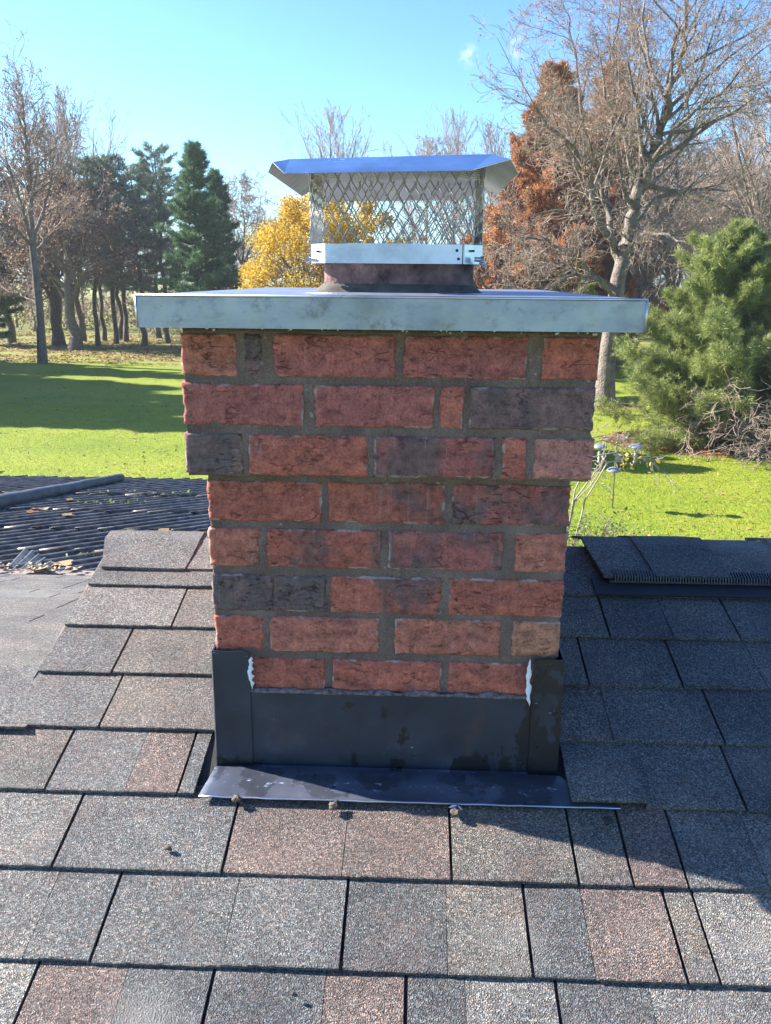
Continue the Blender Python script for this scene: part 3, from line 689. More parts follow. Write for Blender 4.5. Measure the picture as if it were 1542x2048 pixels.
# clay flue liner
fu = MB()
def rrect(x0, x1, y0, y1, r, n=5):
    P = []
    for cx, cy, a0 in ((x1 - r, y0 + r, -90), (x1 - r, y1 - r, 0), (x0 + r, y1 - r, 90), (x0 + r, y0 + r, 180)):
        for i in range(n + 1): a = R_(a0 + 90 * i / n); P.append((cx + r * math.cos(a), cy + r * math.sin(a)))
    return P
FZ0, FZ1 = zt_ - .02, at(780, 505, FYF)[2]
A = rrect(fl0, fl1, fy0, fy1, .035); Bn = rrect(fl0 + .016, fl1 - .016, fy0 + .016, fy1 - .016, .022); L_ = len(A)
lev = 8; V = []; Fc = []
for j in range(lev + 1):
    z = FZ0 + (FZ1 - FZ0) * j / lev
    for (x, y) in A:
        g = .0018 * noise.noise(Vector((x * 40, y * 40, z * 60))) + (.007 * max(0, noise.noise(Vector((x * 16, y * 16, 0))) + .25) if j <= 3 else 0) * (1 - j / 4 if j < 4 else 0)
        dx, dy = x - mx_, y - my_; l = math.hypot(dx, dy); V.append((x + dx / l * g, y + dy / l * g, z))
for j in range(lev):
    for i in range(L_): a = j * L_ + i; b2 = j * L_ + (i + 1) % L_; Fc.append((a, b2, b2 + L_, a + L_))
k = len(V); V += [(x, y, FZ1) for x, y in Bn] + [(x, y, FZ0) for x, y in Bn]
for i in range(L_):
    j = (i + 1) % L_; Fc.append((lev * L_ + i, lev * L_ + j, k + j, k + i)); Fc.append((k + i, k + j, k + L_ + j, k + L_ + i))
flue = mesh('flue_liner', V, Fc, M['flue'], chim, True)
# wash of cement round the flue foot
V = []; Fc = []; lv = [(.020, 0), (.012, .006), (.004, .013), (-.004, .018)]
for (o_, z) in lv:
    for i, (x, y) in enumerate(rrect(fl0 - o_, fl1 + o_, fy0 - o_, fy1 + o_, .035 + o_)):
        V.append((x, y, zt_ + rise * .6 + z + .003 * noise.noise(Vector((x * 30, y * 30, z)))))
for j in range(3):
    for i in range(L_): a = j * L_ + i; b2 = j * L_ + (i + 1) % L_; Fc.append((a, b2, b2 + L_, a + L_))
mesh('cement_wash', V, Fc, mat_simple('sooty_cement', (.085, .075, .065), .9, 0, .5, 40, .6), chim, True)

# ------------------------------------------------------------------ chimney flashing
fls = empty('chimney_flashing', (-.05, CHF - .01, -.83), 'dark metal flashing wrapped round the chimney foot with nailed apron', 'flashing')
YP = CHF - .007
x0, x1 = at(503, 1460, YP)[0], at(1060, 1470, YP)[0]
zf = lambda x, y: at(x, y, YP)[2]
def sheet(name, P, th, nrm, mat, parent, nseg=1):
    b = MB(); P = [np.array(p, float) for p in P]; b.hexa([*[p + np.array(nrm) * -th for p in P], *P]); o = b.build(name, mat, parent); return o
# front panel: top edge slightly wavy
def panel(name, xa, xb, zlo_a, zlo_b, zhi_a, zhi_b, y, th, parent, wob=.0015):
    n = max(4, int((xb - xa) / .012)); V = []; Fc = []
    for i in range(n + 1):
        u = i / n; x = xa + (xb - xa) * u
        zl = zlo_a * (1 - u) + zlo_b * u; zh = zhi_a * (1 - u) + zhi_b * u + wob * noise.noise(Vector((x * 30, 1, 2))) + wob * .6 * noise.noise(Vector((x * 90, 3, 2)))
        for j in range(5):
            z = zl + (zh - zl) * j / 4; V.append((x, y + .0015 * noise.noise(Vector((x * 7, 4, z * 7))), z))
    m = len(V); V += [(v[0], v[1] + th, v[2]) for v in V]
    for i in range(n):
        for j in range(4): a = i * 5 + j; Fc.append((a, a + 5, a + 6, a + 1)); Fc.append((a + m, a + 1 + m, a + 6 + m, a + 5 + m))
        a = i * 5; Fc.append((a, a + m, a + 5 + m, a + 5)); a += 4; Fc.append((a, a + 5, a + 5 + m, a + m))
    for i in (0, n):
        for j in range(4): a = i * 5 + j; Fc.append((a, a + 1, a + 1 + m, a + m))
    return mesh(name, V, Fc, M['flash'], parent, False)
zr = RP(0, CHF / math.cos(TH))[2]
zbot = zf(780, 1540)
panel('front_panel', x0 - .01, x1 + .01, zbot, zbot, zf(510, 1383), zf(1055, 1397), YP, .0012, fls)
xl0, xr1 = at(429, 1410, YP - .003)[0], at(1121, 1430, YP - .003)[0]
lp = panel('corner_piece', xl0, x0 + .001, zf(465, 1527) + .0, zf(465, 1527), zf(430, 1300), zf(490, 1303), YP - .003, .0015, fls, .003)
rp = panel('corner_piece', x1 - .001, xr1, zf(1090, 1553) + .0, zf(1090, 1553), zf(1055, 1318), zf(1120, 1318), YP - .003, .0015, fls, .002)
for s_, xx, pr in ((-1, xl0, lp), (1, xr1, rp)):   # the pieces run on round the corner and step up the sides
    for k in range(3):
        ya = YP - .003 + .135 * k; yb_ = ya + .15; zl = RP(0, ya / math.cos(TH))[2]; zl2 = RP(0, yb_ / math.cos(TH))[2]; zh = zf(430, 1302) + .042 * k
        b = MB(); t_ = .0012 * s_ * (1 + .4 * k)
        b.hexa([(xx - t_, ya, zl), (xx + t_, ya, zl), (xx + t_, yb_, zl2), (xx - t_, yb_, zl2), (xx - t_, ya, zh), (xx + t_, ya, zh), (xx + t_, yb_, zh), (xx - t_, yb_, zh)])
        b.build('side_flashing', M['flash'], fls)
e_ = MB(); e_.tube([(xl0 - .0006, YP - .0035, zf(430, 1524)), (xl0 - .0006, YP - .0035, zf(430, 1303))], .0011, 6); e_.build('worn_edge', M['steel'], lp)
# smeared roof cement along the top of the front panel
V = []; Fc = []; n = 90; pr = [(0, -.0018), (-.0015, .0005), (-.0012, .003), (.004, .005)]
for i in range(n + 1):
    x = x0 - .002 + (x1 - x0 + .004) * i / n; zz = zf(510, 1383) * (1 - i / n) + zf(1055, 1397) * i / n
    a_ = 1 + .9 * noise.noise(Vector((x * 26, 0, 0))) + .4 * noise.noise(Vector((x * 90, 4, 0)))
    for dy, dz in pr: V.append((x, YP + dy * a_, zz + dz * max(.2, a_)))
for i in range(n):
    for j in range(3): a = i * 4 + j; Fc.append((a, a + 4, a + 5, a + 1))
mesh('cement_bead', V, Fc, mat_simple('grey_sealant_bead', (.17, .13, .13), .8, 0, .8, 120, .9), fls, True)
# white caulk streaks
CR_ = random.Random(12)
def blob_strip(name, px, y0_, y1_, wpx, Y, mat, parent, seed):
    n = 40; V = []; Fc = []
    ka, kb = [CR_.random() for _ in range(16)], [CR_.random() for _ in range(16)]
    for i in range(n + 1):
        t = i / n; y = y0_ + (y1_ - y0_) * t; P = at(px + 2.5 * math.sin(t * 4 + seed), y, Y); hw = at(px + wpx, y, Y)[0] - P[0]
        w1 = hw * (.75 + .9 * noise.noise(Vector((t * 9, seed, 0))) + .6 * noise.noise(Vector((t * 30, seed, 4)))) ; w2 = hw * (.6 + .9 * noise.noise(Vector((t * 9, seed, 8))) + .7 * noise.noise(Vector((t * 34, seed, 1))))
        w1 = hw * (.25 + .8 * float(np.interp(t * 15, range(16), ka)) + .25 * CR_.random()); w2 = hw * (.1 + .9 * float(np.interp(t * 15, range(16), kb)) ** 1.5 + .35 * CR_.random()); w1 = max(hw * .12, w1) * min(1, t * 9, (1 - t) * 12 + .05); w2 = max(hw * .1, w2) * min(1, t * 9, (1 - t) * 12 + .05)
        V += [(P[0] - w1, Y + .0012, P[2]), (P[0] - w1 * .4, Y - .0012, P[2]), (P[0] + w2 * .4, Y - .0014, P[2]), (P[0] + w2, Y + .0012, P[2])]
    for i in range(n):
        for j in range(3): a = i * 4 + j; Fc.append((a, a + 1, a + 5, a + 4))
    return mesh(name, V, Fc, mat, parent, True)
blob_strip('caulk_streak', 503, 1313, 1378, 4.6, YP - .0045, M['caulk'], fls, 3.1)
blob_strip('caulk_streak', 1059, 1318, 1412, 3.8, YP - .0045, M['caulk'], fls, 8.7)
# apron: bent sheet lying on the roof below the panel, lower edge nailed
ap = [(430, 1527), (1121, 1557)]
def roofp(x, y, h): r = ray(x, y); k = ((-RH) * math.cos(TH) + h) / (r @ RN); return r * k
n = 60; V = []; Fc = []
xa0, xa1 = xl0, xr1
bl0, bl1 = roof_xs(401, 1600)[0], roof_xs(1241, 1642)[0]
sB = roof_xs(780, 1617)[1]
for i in range(n + 1):
    u = i / n; xt = xa0 + (xa1 - xa0) * u; xb_ = bl0 + (bl1 - bl0) * u
    top = np.array([xt, YP - .001, zbot + .004]); 
    lowc = RP(xb_, sB + .0012 * noise.noise(Vector((u * 14, 0, 5))), .0165 + .0012 * noise.noise(Vector((u * 20, 3, 5))))
    mid = RP(xt * .97 + xb_ * .03, (YP - .012) / math.cos(TH), .0145 + max(0, (zbot - zr) * .25))
    pts = [top, top + np.array([0, -.003, -.005]), mid, mid * .5 + lowc * .5 + RN * (.001 * noise.noise(Vector((u * 9, 7, 5)))), lowc + RS * .006 - RN * .0012, lowc + RS * .0035, lowc, lowc - RN * .004]
    V += pts
q = 8
for i in range(n):
    for j in range(q - 1): a = i * q + j; Fc.append((a, a + 1, a + q + 1, a + q))
o = mesh('apron', V, Fc, M['apron'], fls, True); sdf = o.modifiers.new('s', 'SOLIDIFY'); sdf.thickness = .0008
hem = MB(); hem.tube([RP(bl0 + (bl1 - bl0) * i / 30, sB - .0005 + .0012 * noise.noise(Vector((i / 30 * 14, 0, 5))), .0165 + .0012 * noise.noise(Vector((i / 30 * 20, 3, 5)))) for i in range(31)], .0014, 6)
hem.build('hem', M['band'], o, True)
for (px, py, rr) in ((473, 1598, .0075), (667, 1612, .008), (912, 1623, .009), (1215, 1641, .0075)):
    P = roofp(px, py, .018); V = []; Fc = []; a, b_ = 8, 14
    for i in range(a + 1):
        th = math.pi * i / a
        for j in range(b_):
            ph = 2 * math.pi * j / b_; dv = np.array([math.sin(th) * math.cos(ph), math.sin(th) * math.sin(ph), .55 * math.cos(th)])
            r_ = rr * (1 + .7 * noise.noise(Vector(dv * 2.2 + P * 40)) + .4 * noise.noise(Vector(dv * 6)))
            V.append(P + np.array([1, 0, 0]) * dv[0] * r_ + RS * dv[1] * r_ + RN * dv[2] * r_)
    for i in range(a):
        for j in range(b_): q0 = i * b_ + j; q1 = i * b_ + (j + 1) % b_; Fc.append((q0, q0 + b_, q1 + b_, q1))
    mesh('nail_head', V, Fc, M['nail'] if px < 1200 else M['tar'], fls, True)
    if px == 912:
        blv = [P + np.array([1, 0, 0]) * x + RS * y + RN * .001 for x, y in ((-.012, .006), (-.004, .011), (.004, .010), (.011, .001), (.006, .004), (0, .008), (-.006, .006))]
        mesh('caulk_smear', [*blv, *[p + RN * .0018 for p in blv]], [tuple(range(7)), tuple(range(7, 14))], M['caulk'], fls)

# ------------------------------------------------------------------ chimney cap
cap = empty('spark_arrestor', (mx_, my_, FZ1), 'shiny stainless chimney cap with wide lid over diamond mesh, clamped on the clay flue', 'chimney cap')
BF0 = FYF - .015
bz0, bz1 = at(780, 527, BF0)[2], at(780, 488, BF0)[2]
bL, bR = at(650, 505, BF0)[0], at(930, 505, BF0)[0]
bl_, br_ = at(623, 505, (BF0 + .035))[0], at(965, 505, (BF0 + .035))[0]
bF, bB = BF0, FYF + .305; cb_ = .034
octo = [(bL, bF), (bR, bF), (br_, bF + cb_ + .002), (br_, bB - cb_), (bR, bB), (bL, bB), (bl_, bB - cb_), (bl_, bF + cb_)]
V = [(x, y, bz0) for x, y in octo] + [(x, y, bz1) for x, y in octo]; Fc = [(i, (i + 1) % 8, (i + 1) % 8 + 8, i + 8) for i in range(8)]
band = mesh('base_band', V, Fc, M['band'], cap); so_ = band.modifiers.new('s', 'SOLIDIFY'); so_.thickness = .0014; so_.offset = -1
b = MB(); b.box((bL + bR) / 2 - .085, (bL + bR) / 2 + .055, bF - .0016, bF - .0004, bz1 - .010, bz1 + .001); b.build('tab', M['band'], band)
b = MB(); b.box(bR - .0045, bR - .003, bF - .0016, bF - .0003, bz0, bz1); b.build('seam', M['deck'], band)
def disc(px, py, Y, r, name, mat, par):
    P = at(px, py, Y); b = MB(); n = 10
    b.v = [(P[0] + r * math.cos(2 * math.pi * k / n), Y - (.0025 if z else 0), P[2] + r * (.8 if z else 1) * math.sin(2 * math.pi * k / n)) for z in (0, 1) for k in range(n)]
    b.f = [(k, (k + 1) % n, (k + 1) % n + n, k + n) for k in range(n)] + [tuple(range(n, 2 * n))]; return b.build(name, mat, par)
disc(914, 501, bF, .0026, 'rivet', M['deck'], band); disc(917, 518, bF, .0026, 'rivet', M['deck'], band)
for (px, py) in ((635, 503), (947, 502)):
    P = at(px, py, bF + .012); b = MB(); b.box(P[0] - .0018, P[0] + .0018, P[1] - .004, P[1] + .004, P[2] - .0018, P[2] + .0018); b.build('slot', M['deck'], band)
def bolt(pa, pb, r=.0032, head=.0062):
    b = MB(); pa, pb = np.array(pa), np.array(pb); n = 9; d_ = (pb - pa)
    pts = [pa + d_ * i / (n * 3) for i in range(n * 3 + 1)]; b.tube(pts, [r * (1 + .14 * (i % 2)) for i in range(len(pts))], 8)
    o = b.build('clamp_bolt', M['steel'], cap, True)
    h = MB(); u = d_ / np.linalg.norm(d_); h.tube([pb - u * .001, pb + u * .005], head, 6); h.build('bolt_head', M['steel'], o)
PL = at(640, 522, bF + .018); PR = at(955, 519, bF + .02)
bolt((PL[0] + .008, PL[1], PL[2] - .001), (PL[0] - .0215, PL[1] + .003, PL[2] + .003)); bolt((PR[0] - .006, PR[1] - .011, PR[2]), (PR[0] + .006, PR[1] - .014, PR[2] - .0005), .0038, .006)
bolt((PR[0] + .004, PR[1] - .006, PR[2] - .004), (PR[0] + .008, PR[1] - .006, PR[2] - .008), .003, .004)
# lid
YF_, YB_ = 1.484, 2.020
mir = lambda p: np.array([p[0], YF_ + YB_ - p[1], p[2]])
zr_ = (at(757, 343, YF_)[2])
p1, p2 = at(580, 318, YF_ + .075), at(985, 308, YF_ + .075); zt2 = (p1[2] + p2[2]) / 2
AL, AR = at(568, 346, YF_), at(945, 340, YF_); CL, CR = at(545, 324, YF_ + .022), at(1022, 318, YF_ + .022); BL, BR = at(536, 344, YF_ + .05), at(1037, 345, YF_ + .075)
cen = np.array([(p1[0] + p2[0]) / 2, my_, zt2 + .004])
def sub(A, B_, n): return [A + (B_ - A) * i / n for i in range(n + 1)]
lidV = []; lidF = []
def addpoly(P):
    n = len(lidV); lidV.extend(P); lidF.append(tuple(range(n, n + len(P))))
def grid(P00, P10, P01, P11, nx, ny, wob=.0012):
    n = len(lidV)
    for j in range(ny + 1):
        for i in range(nx + 1):
            u, v = i / nx, j / ny; p = P00 * (1 - u) * (1 - v) + P10 * u * (1 - v) + P01 * (1 - u) * v + P11 * u * v
            ee = min(u, 1 - u, v, 1 - v); p = p + np.array([0, 0, wob * min(1, ee * 6) * noise.noise(Vector(p * 9))]); lidV.append(p)
    for j in range(ny):
        for i in range(nx): a = n + j * (nx + 1) + i; lidF.append((a, a + 1, a + nx + 2, a + nx + 1))
grid(p1, p2, mir(p1), mir(p2), 12, 12); 
for m_ in (lambda p: p, mir):
    grid(m_(AL), m_(AR), m_(p1), m_(p2), 24, 4, .002); addpoly([m_(AL), m_(p1), m_(CL)]); addpoly([m_(AR), m_(CR), m_(p2)])
grid(BL, mir(BL), p1, mir(p1), 12, 3); addpoly([BL, CL, p1]); addpoly([mir(BL), p1 * 0 + mir(p1), mir(CL)])
grid(BR, mir(BR), p2, mir(p2), 12, 3); addpoly([BR, p2, CR]); addpoly([mir(BR), mir(CR), mir(p2)])
lid = mesh('lid', lidV, lidF, M['stainless'], cap); lid.data.materials.append(M['lid_under'])
import bmesh
bm = bmesh.new(); bm.from_mesh(lid.data); bmesh.ops.remove_doubles(bm, verts=bm.verts, dist=1e-5); bmesh.ops.recalc_face_normals(bm, faces=bm.faces); bm.to_mesh(lid.data); bm.free()
so_ = lid.modifiers.new('s', 'SOLIDIFY'); so_.thickness = .0009; so_.material_offset = 1
# expanded-metal cage
CZ0, CZ1 = bz1 - .006, zt2 - .003
cxa, cxb = at(624, 420, 1.67)[0], at(964, 420, 1.67)[0]; cya, cyb = FYF, FYF + .29; cr_ = .044
per = []
def seglen(): 
    st = [(cxa + cr_, cya), (cxb - cr_, cya)]
    P = [st[0]]
    for i in range(1, 41): P.append((st[0][0] + (st[1][0] - st[0][0]) * i / 40, cya))
    def arc(cx, cy, a0):
        for i in range(1, 9): a = R_(a0 + 90 * i / 8); P.append((cx + cr_ * math.cos(a), cy + cr_ * math.sin(a)))
    arc(cxb - cr_, cya + cr_, -90)
    for i in range(1, 31): P.append((cxb, cya + cr_ + (cyb - cya - 2 * cr_) * i / 30))
    arc(cxb - cr_, cyb - cr_, 0)
    for i in range(1, 41): P.append((cxb - cr_ - (cxb - cxa - 2 * cr_) * i / 40, cyb))
    arc(cxa + cr_, cyb - cr_, 90)
    for i in range(1, 31): P.append((cxa, cyb - cr_ - (cyb - cya - 2 * cr_) * i / 30))
    arc(cxa + cr_, cya + cr_, 180); return P
PP = np.array(seglen()); dl = np.r_[0, np.cumsum(np.linalg.norm(np.diff(PP, axis=0), axis=1))]; TOT = dl[-1]
def onper(u, off=0.):
    u = u % TOT; x = np.interp(u, dl, PP[:, 0]); y = np.interp(u, dl, PP[:, 1])
    x2 = np.interp((u + .002) % TOT, dl, PP[:, 0]); y2 = np.interp((u + .002) % TOT, dl, PP[:, 1]); tx, ty = x2 - x, y2 - y; l = math.hypot(tx, ty) or 1
    return np.array([x + ty / l * off, y - tx / l * off])
ncol = int(round(TOT / .0232)) * 2; wcol = TOT / ncol; hd = .0415
mb = MB()
for j in range(ncol):
    z = CZ0 - .01; pts = []; side = j % 2; k = 0
    seq = []
    while z < CZ1:
        # at level k the strand hugs column j or j+1
        sgn = 1 if (k + j) % 2 == 0 else -1
        uc = (j + .5) * wcol + sgn * (wcol * .5 - .0010); jit = .0006 * noise.noise(Vector((j * 3.1, k * 2.7, 0)))
        seq.append((uc + jit - sgn * .0019, z - .0062, .0)); seq.append((uc + jit, z - .0028, .0007 * sgn)); seq.append((uc + jit, z + .0028, .0009 * sgn)); seq.append((uc + jit - sgn * .0019, z + .0062, .0)); z += hd / 2 * (1 + .02 * math.sin(j)); k += 1
    for (u_, z_, of) in seq:
        q = onper(u_, of); pts.append((q[0], q[1], min(z_, CZ1)))
    mb.tube(pts, .0012, 4, False)
for i in range(7):   # folded-over top hem of the mesh showing at the corners
    zz = CZ1 - .004 - .0035 * i
    for (u0, u1) in ((-.075, .012), (cxb - cxa - 2 * cr_ - .012, cxb - cxa - 2 * cr_ + .07)):
        mb.tube([(*onper(u0 + (u1 - u0) * t / 6, -.004), zz + .0015 * math.sin(t * 2.)) for t in range(7)], .001, 4, False)
mb.build('wire_mesh', M['mesh'], cap)

# ------------------------------------------------------------------ corrugated lean-to roof on the left
cor = empty('corrugated_roof', (-2.4, 5.6, -1.6), 'dark weathered corrugated sheet roof below the shingles with broken sheet edges', 'roof')
CD = math.tan(R_(7.8)); CY0, CZ_ = 3.60, -1.345; AZ = R_(33)
def CP(X, Y, h=0.): return np.array([X, Y, CZ_ - (Y - CY0) * CD + h])
PITCH = .125
crng = random.Random(3)
def csheet(v0, v1, y0, y1, lift0, lift1, amp=.030, mat=None, parent=cor, az=AZ, ox=0., name='corrugated_sheet', ragged=.02, tilt=0.):
    nv = max(8, int((v1 - v0) / PITCH * 10)); ny = 7; V = []; Fc = []
    for j in range(ny + 1):
        for i in range(nv + 1):
            v = v0 + (v1 - v0) * i / nv; t = j / ny
            jag = ragged * noise.noise(Vector((v * 9, y0 * 3, j * .0 + 2.))) + ragged * .6 * noise.noise(Vector((v * 31, y0, 5)))
            Y = y0 + (y1 - y0) * t + (jag if j in (0, ny) else 0)
            X = ox + (v + (Y - CY0) * math.sin(az)) / math.cos(az)
            h = amp * math.sin(2 * math.pi * v / PITCH) * (1 + .15 * noise.noise(Vector((v * 3, y0, 0)))) + lift0 + (lift1 - lift0) * t + .006 * noise.noise(Vector((X * 1.5, Y * 1.5, 3))) + tilt * (v - v0)
            V.append(CP(X, Y, h))
    m = len(V); V += [v - np.array([0, 0, .004]) for v in V]; q = nv + 1
    for j in range(ny):
        for i in range(nv):
            c_ = V[j * q + i]
            if hole(c_): continue
            a = j * q + i; Fc.append((a, a + 1, a + q + 1, a + q)); Fc.append((a + m, a + q + m, a + q + 1 + m, a + 1 + m))
    for i in range(nv): Fc.append((i, i + m, i + 1 + m, i + 1)); a = ny * q + i; Fc.append((a, a + 1, a + 1 + m, a + m))
    return mesh(name, V, Fc, mat or M['corr'], parent, True)
def hole(P):
    # the broken strip through which the lawn shows
    z = P @ FW; x = 771 + F * (P @ RT) / z; y = 1024 - F * (P @ UP) / z
    return False
bandY = [3.62, 4.22, 4.95, 5.75, 6.75, 8.15]
for bi in range(5):
    y0, y1 = bandY[bi], bandY[bi + 1] + .12
    xl, xr = -5.6 - .25 * bi, -.55 + .02 * bi
    v = (xl) * math.cos(AZ) - (y0 - CY0) * math.sin(AZ); vend = xr * math.cos(AZ) - (y0 - CY0) * math.sin(AZ)
    v = math.floor(v / PITCH) * PITCH
    while v < vend:
        wv = PITCH * 7.2
        csheet(v, v + wv, y0 - .03 + crng.uniform(-.05, .05), y1, .008, -.006 + crng.uniform(0, .006), parent=cor, ragged=.05); v += PITCH * 7
# raised, bluish sheets at the far left with a grey pipe along their edge
A0, A1 = at(-40, 1056, 5.6), at(243, 968, 7.9)
up = empty('raised_sheets', (-4.4, 7.3, -1.6), 'bluish raised corrugated sheets lying above the dark ones at the far left', 'roofing sheets')
for i, (ya, yb, xs, m_) in enumerate(((6.55, 7.5, -7.2, 'corr_pale'), (7.4, 8.35, -7.4, 'corr_pale'))):
    for k in range(3):
        v0 = (xs + .95 * k); V = []; Fc = []; nv, ny = 64, 4; az2 = R_(24)
        for j in range(ny + 1):
            for q in range(nv + 1):
                v = v0 + .93 * q / nv; Y = ya + (yb - ya) * j / ny; X = (v + (Y - 6.5) * math.sin(az2)) / math.cos(az2)
                # cut along the pipe line
                tt = (Y - A0[1]) / (A1[1] - A0[1]); lim = A0[0] + (A1[0] - A0[0]) * tt - .02
                X = min(X, lim); V.append(CP(X, Y, .05 + .018 * math.sin(2 * math.pi * v / .115)))
        for j in range(ny):
            for q in range(nv):
                a = j * (nv + 1) + q
                if abs(V[a][0] - V[a + 1][0]) < 1e-6 and abs(V[a + nv + 1][0] - V[a + nv + 2][0]) < 1e-6: continue
                Fc.append((a, a + 1, a + nv + 2, a + nv + 1))
        if Fc: mesh('corrugated_sheet', V, Fc, M[m_], up, True)
b = MB(); pl_ = [A0 + (A1 - A0) * i / 24 for i in range(25)]
b.tube([(p[0], p[1], CP(0, p[1], .062)[2] + .004 * noise.noise(Vector(p * 3))) for p in pl_], [.062 - .024 * i / 24 + .003 * noise.noise(Vector((i * .7, 0, 0))) for i in range(25)], 12)
o = b.build('grey_pipe', M['pipe'], None, True); tag(o, 'long weathered grey pipe lying across the dark corrugated roof', 'pipe')
# loose pale offcut near the shingle edge
lo = MB(); Q0, Q1, Q2, Q3 = at(-8, 1178, 3.60), at(52, 1108, 4.10), at(108, 1140, 3.92), at(40, 1178, 3.62)
V = []; Fc = []; nv, nu = 40, 6
for j in range(nu + 1):
    for i in range(nv + 1):
        u, v = i / nv, j / nu; p = Q0 * (1 - u) * (1 - v) + Q3 * u * (1 - v) + Q1 * (1 - u) * v + Q2 * u * v
        V.append((p[0], p[1], p[2] + .03 + .016 * math.sin(u * math.pi * 2 * 4.5)))
for j in range(nu):
    for i in range(nv): a = j * (nv + 1) + i; Fc.append((a, a + 1, a + nv + 2, a + nv + 1))
o = mesh('corrugated_offcut', V, Fc, M['corr_pale'], None, True); so_ = o.modifiers.new('s', 'SOLIDIFY'); so_.thickness = .006
tag(o, 'loose pale corrugated offcut lying beside the shingle edge at the left', 'offcut')
# leaves and debris on the sheets
def leaf_shape(name, P, nrm, size, mat, label, rot, curl=.25, cat='leaf', group='dry leaves blown on the corrugated roof'):
    n = 12; V = []
    for k in range(n):
        a = 2 * math.pi * k / n; r = size * (.55 + .45 * abs(math.cos(a * 2.5 + .3))) ; V.append((r * math.cos(a + rot), r * .75 * math.sin(a + rot), curl * r * abs(math.sin(a))))
    V = [np.array(P) + np.array(v) for v in V]; c = np.array(P) + np.array([0, 0, -.002]); V.append(c)
    Fc = [(k, (k + 1) % n, n) for k in range(n)]
    o = mesh(name, V, Fc, mat, None); s_ = o.modifiers.new('s', 'SOLIDIFY'); s_.thickness = .001; tag(o, label, cat, group); return o
def on_cor(px, py, h=.03):
    r = ray(px, py); k = (CZ_ + CY0 * CD + h) / (r[2] + r[1] * CD); return r * k
for (px, py, s_, lb, m_, rt) in (
  (136, 1031, .05, 'reddish brown dry leaf in the middle of the dark sheets', 'litter', .3), (66, 1024, .05, 'orange dry leaf caught just under the long grey pipe', 'straw', 1.2),
  (88, 1018, .045, 'pale tan dry leaf caught under the grey pipe', 'litter', 2.), (143, 1000, .045, 'tan leaf resting against the upper half of the pipe', 'litter', .8),
  (125, 1128, .06, 'brown curled leaf at the tip of the pale offcut', 'litter', 2.2), (24, 1177, .045, 'orange red leaf on the board below the offcut', 'straw', .5),
  (108, 1158, .04, 'reddish leaf on the sheets just above the board', 'straw', 1.7), (328, 1062, .05, 'small tan leaf above the shingle ridge', 'litter', 0.)):
    leaf_shape('dry_leaf', on_cor(px, py, .035), None, s_, M[m_], lb, rt)
lt = MB(); 
for i in range(90):
    px = crng.choice([crng.uniform(0, 165), crng.gauss(85, 14)]); P = at(px, 1176 + crng.uniform(-6, 5), 3.545 + crng.uniform(-.03, .04)); P[2] = E0[2] + .02 + crng.uniform(0, .02); s_ = crng.uniform(.006, .02); a = crng.uniform(0, 6.28)
    lt.poly([(P[0] + s_ * math.cos(a + q), P[1] + s_ * math.sin(a + q), P[2] + s_ * .4 * math.sin(q * 2 + a)) for q in (0, 1.3, 2.6, 4.2)])
o = lt.build('leaf_crumbs', mat_leaf('pale_leaf_crumbs', [(0, (.3, .22, .12)), (1, (.55, .45, .3))], .2), None); tag(o, 'pale broken leaf bits along the board above the corrugated sheets', None, None, 'stuff')
mo = []
for (px, py, n_, sx) in ((300, 992, 90, .14), (225, 1010, 70, .09), (160, 1112, 20, .02), (6, 1088, 20, .05)):
    c0 = on_cor(px, py, .015)
    for i in range(n_):
        p = c0 + np.array([crng.gauss(0, sx * 1.6), crng.gauss(0, sx), 0]); mo.append(p)
def leafquads(P, size, rngn, flat=0., aspect=.6):
    P = np.asarray(P, float); n = len(P); a = rngn.normal(size=(n, 3)); a /= np.linalg.norm(a, axis=1)[:, None]
    b_ = rngn.normal(size=(n, 3)); 
    if flat: a[:, 2] *= (1 - flat); b_[:, 2] *= (1 - flat); a /= np.linalg.norm(a, axis=1)[:, None]
    b_ -= (a * b_).sum(1)[:, None] * a; b_ /= np.linalg.norm(b_, axis=1)[:, None] + 1e-9
    s = (size * rngn.uniform(.6, 1.3, n))[:, None]; V = np.stack([P - a * s, P - b_ * s * aspect, P + a * s, P + b_ * s * aspect], 1)
    return V.reshape(-1, 3), np.arange(4 * n).reshape(n, 4)
rn = np.random.default_rng(5)
V, Fc = leafquads(mo, .016, rn, .3); o = fastmesh('lawn_flecks', V, Fc, mat_leaf('lawn_fleck_green', [(0, (.12, .17, .02)), (1, (.32, .4, .08))], .4)); tag(o, 'bright green flecks standing in for lawn seen through holes in the corrugated sheets', None, None, 'stuff')  # green flecks added on the sheets in place of lawn showing through holes

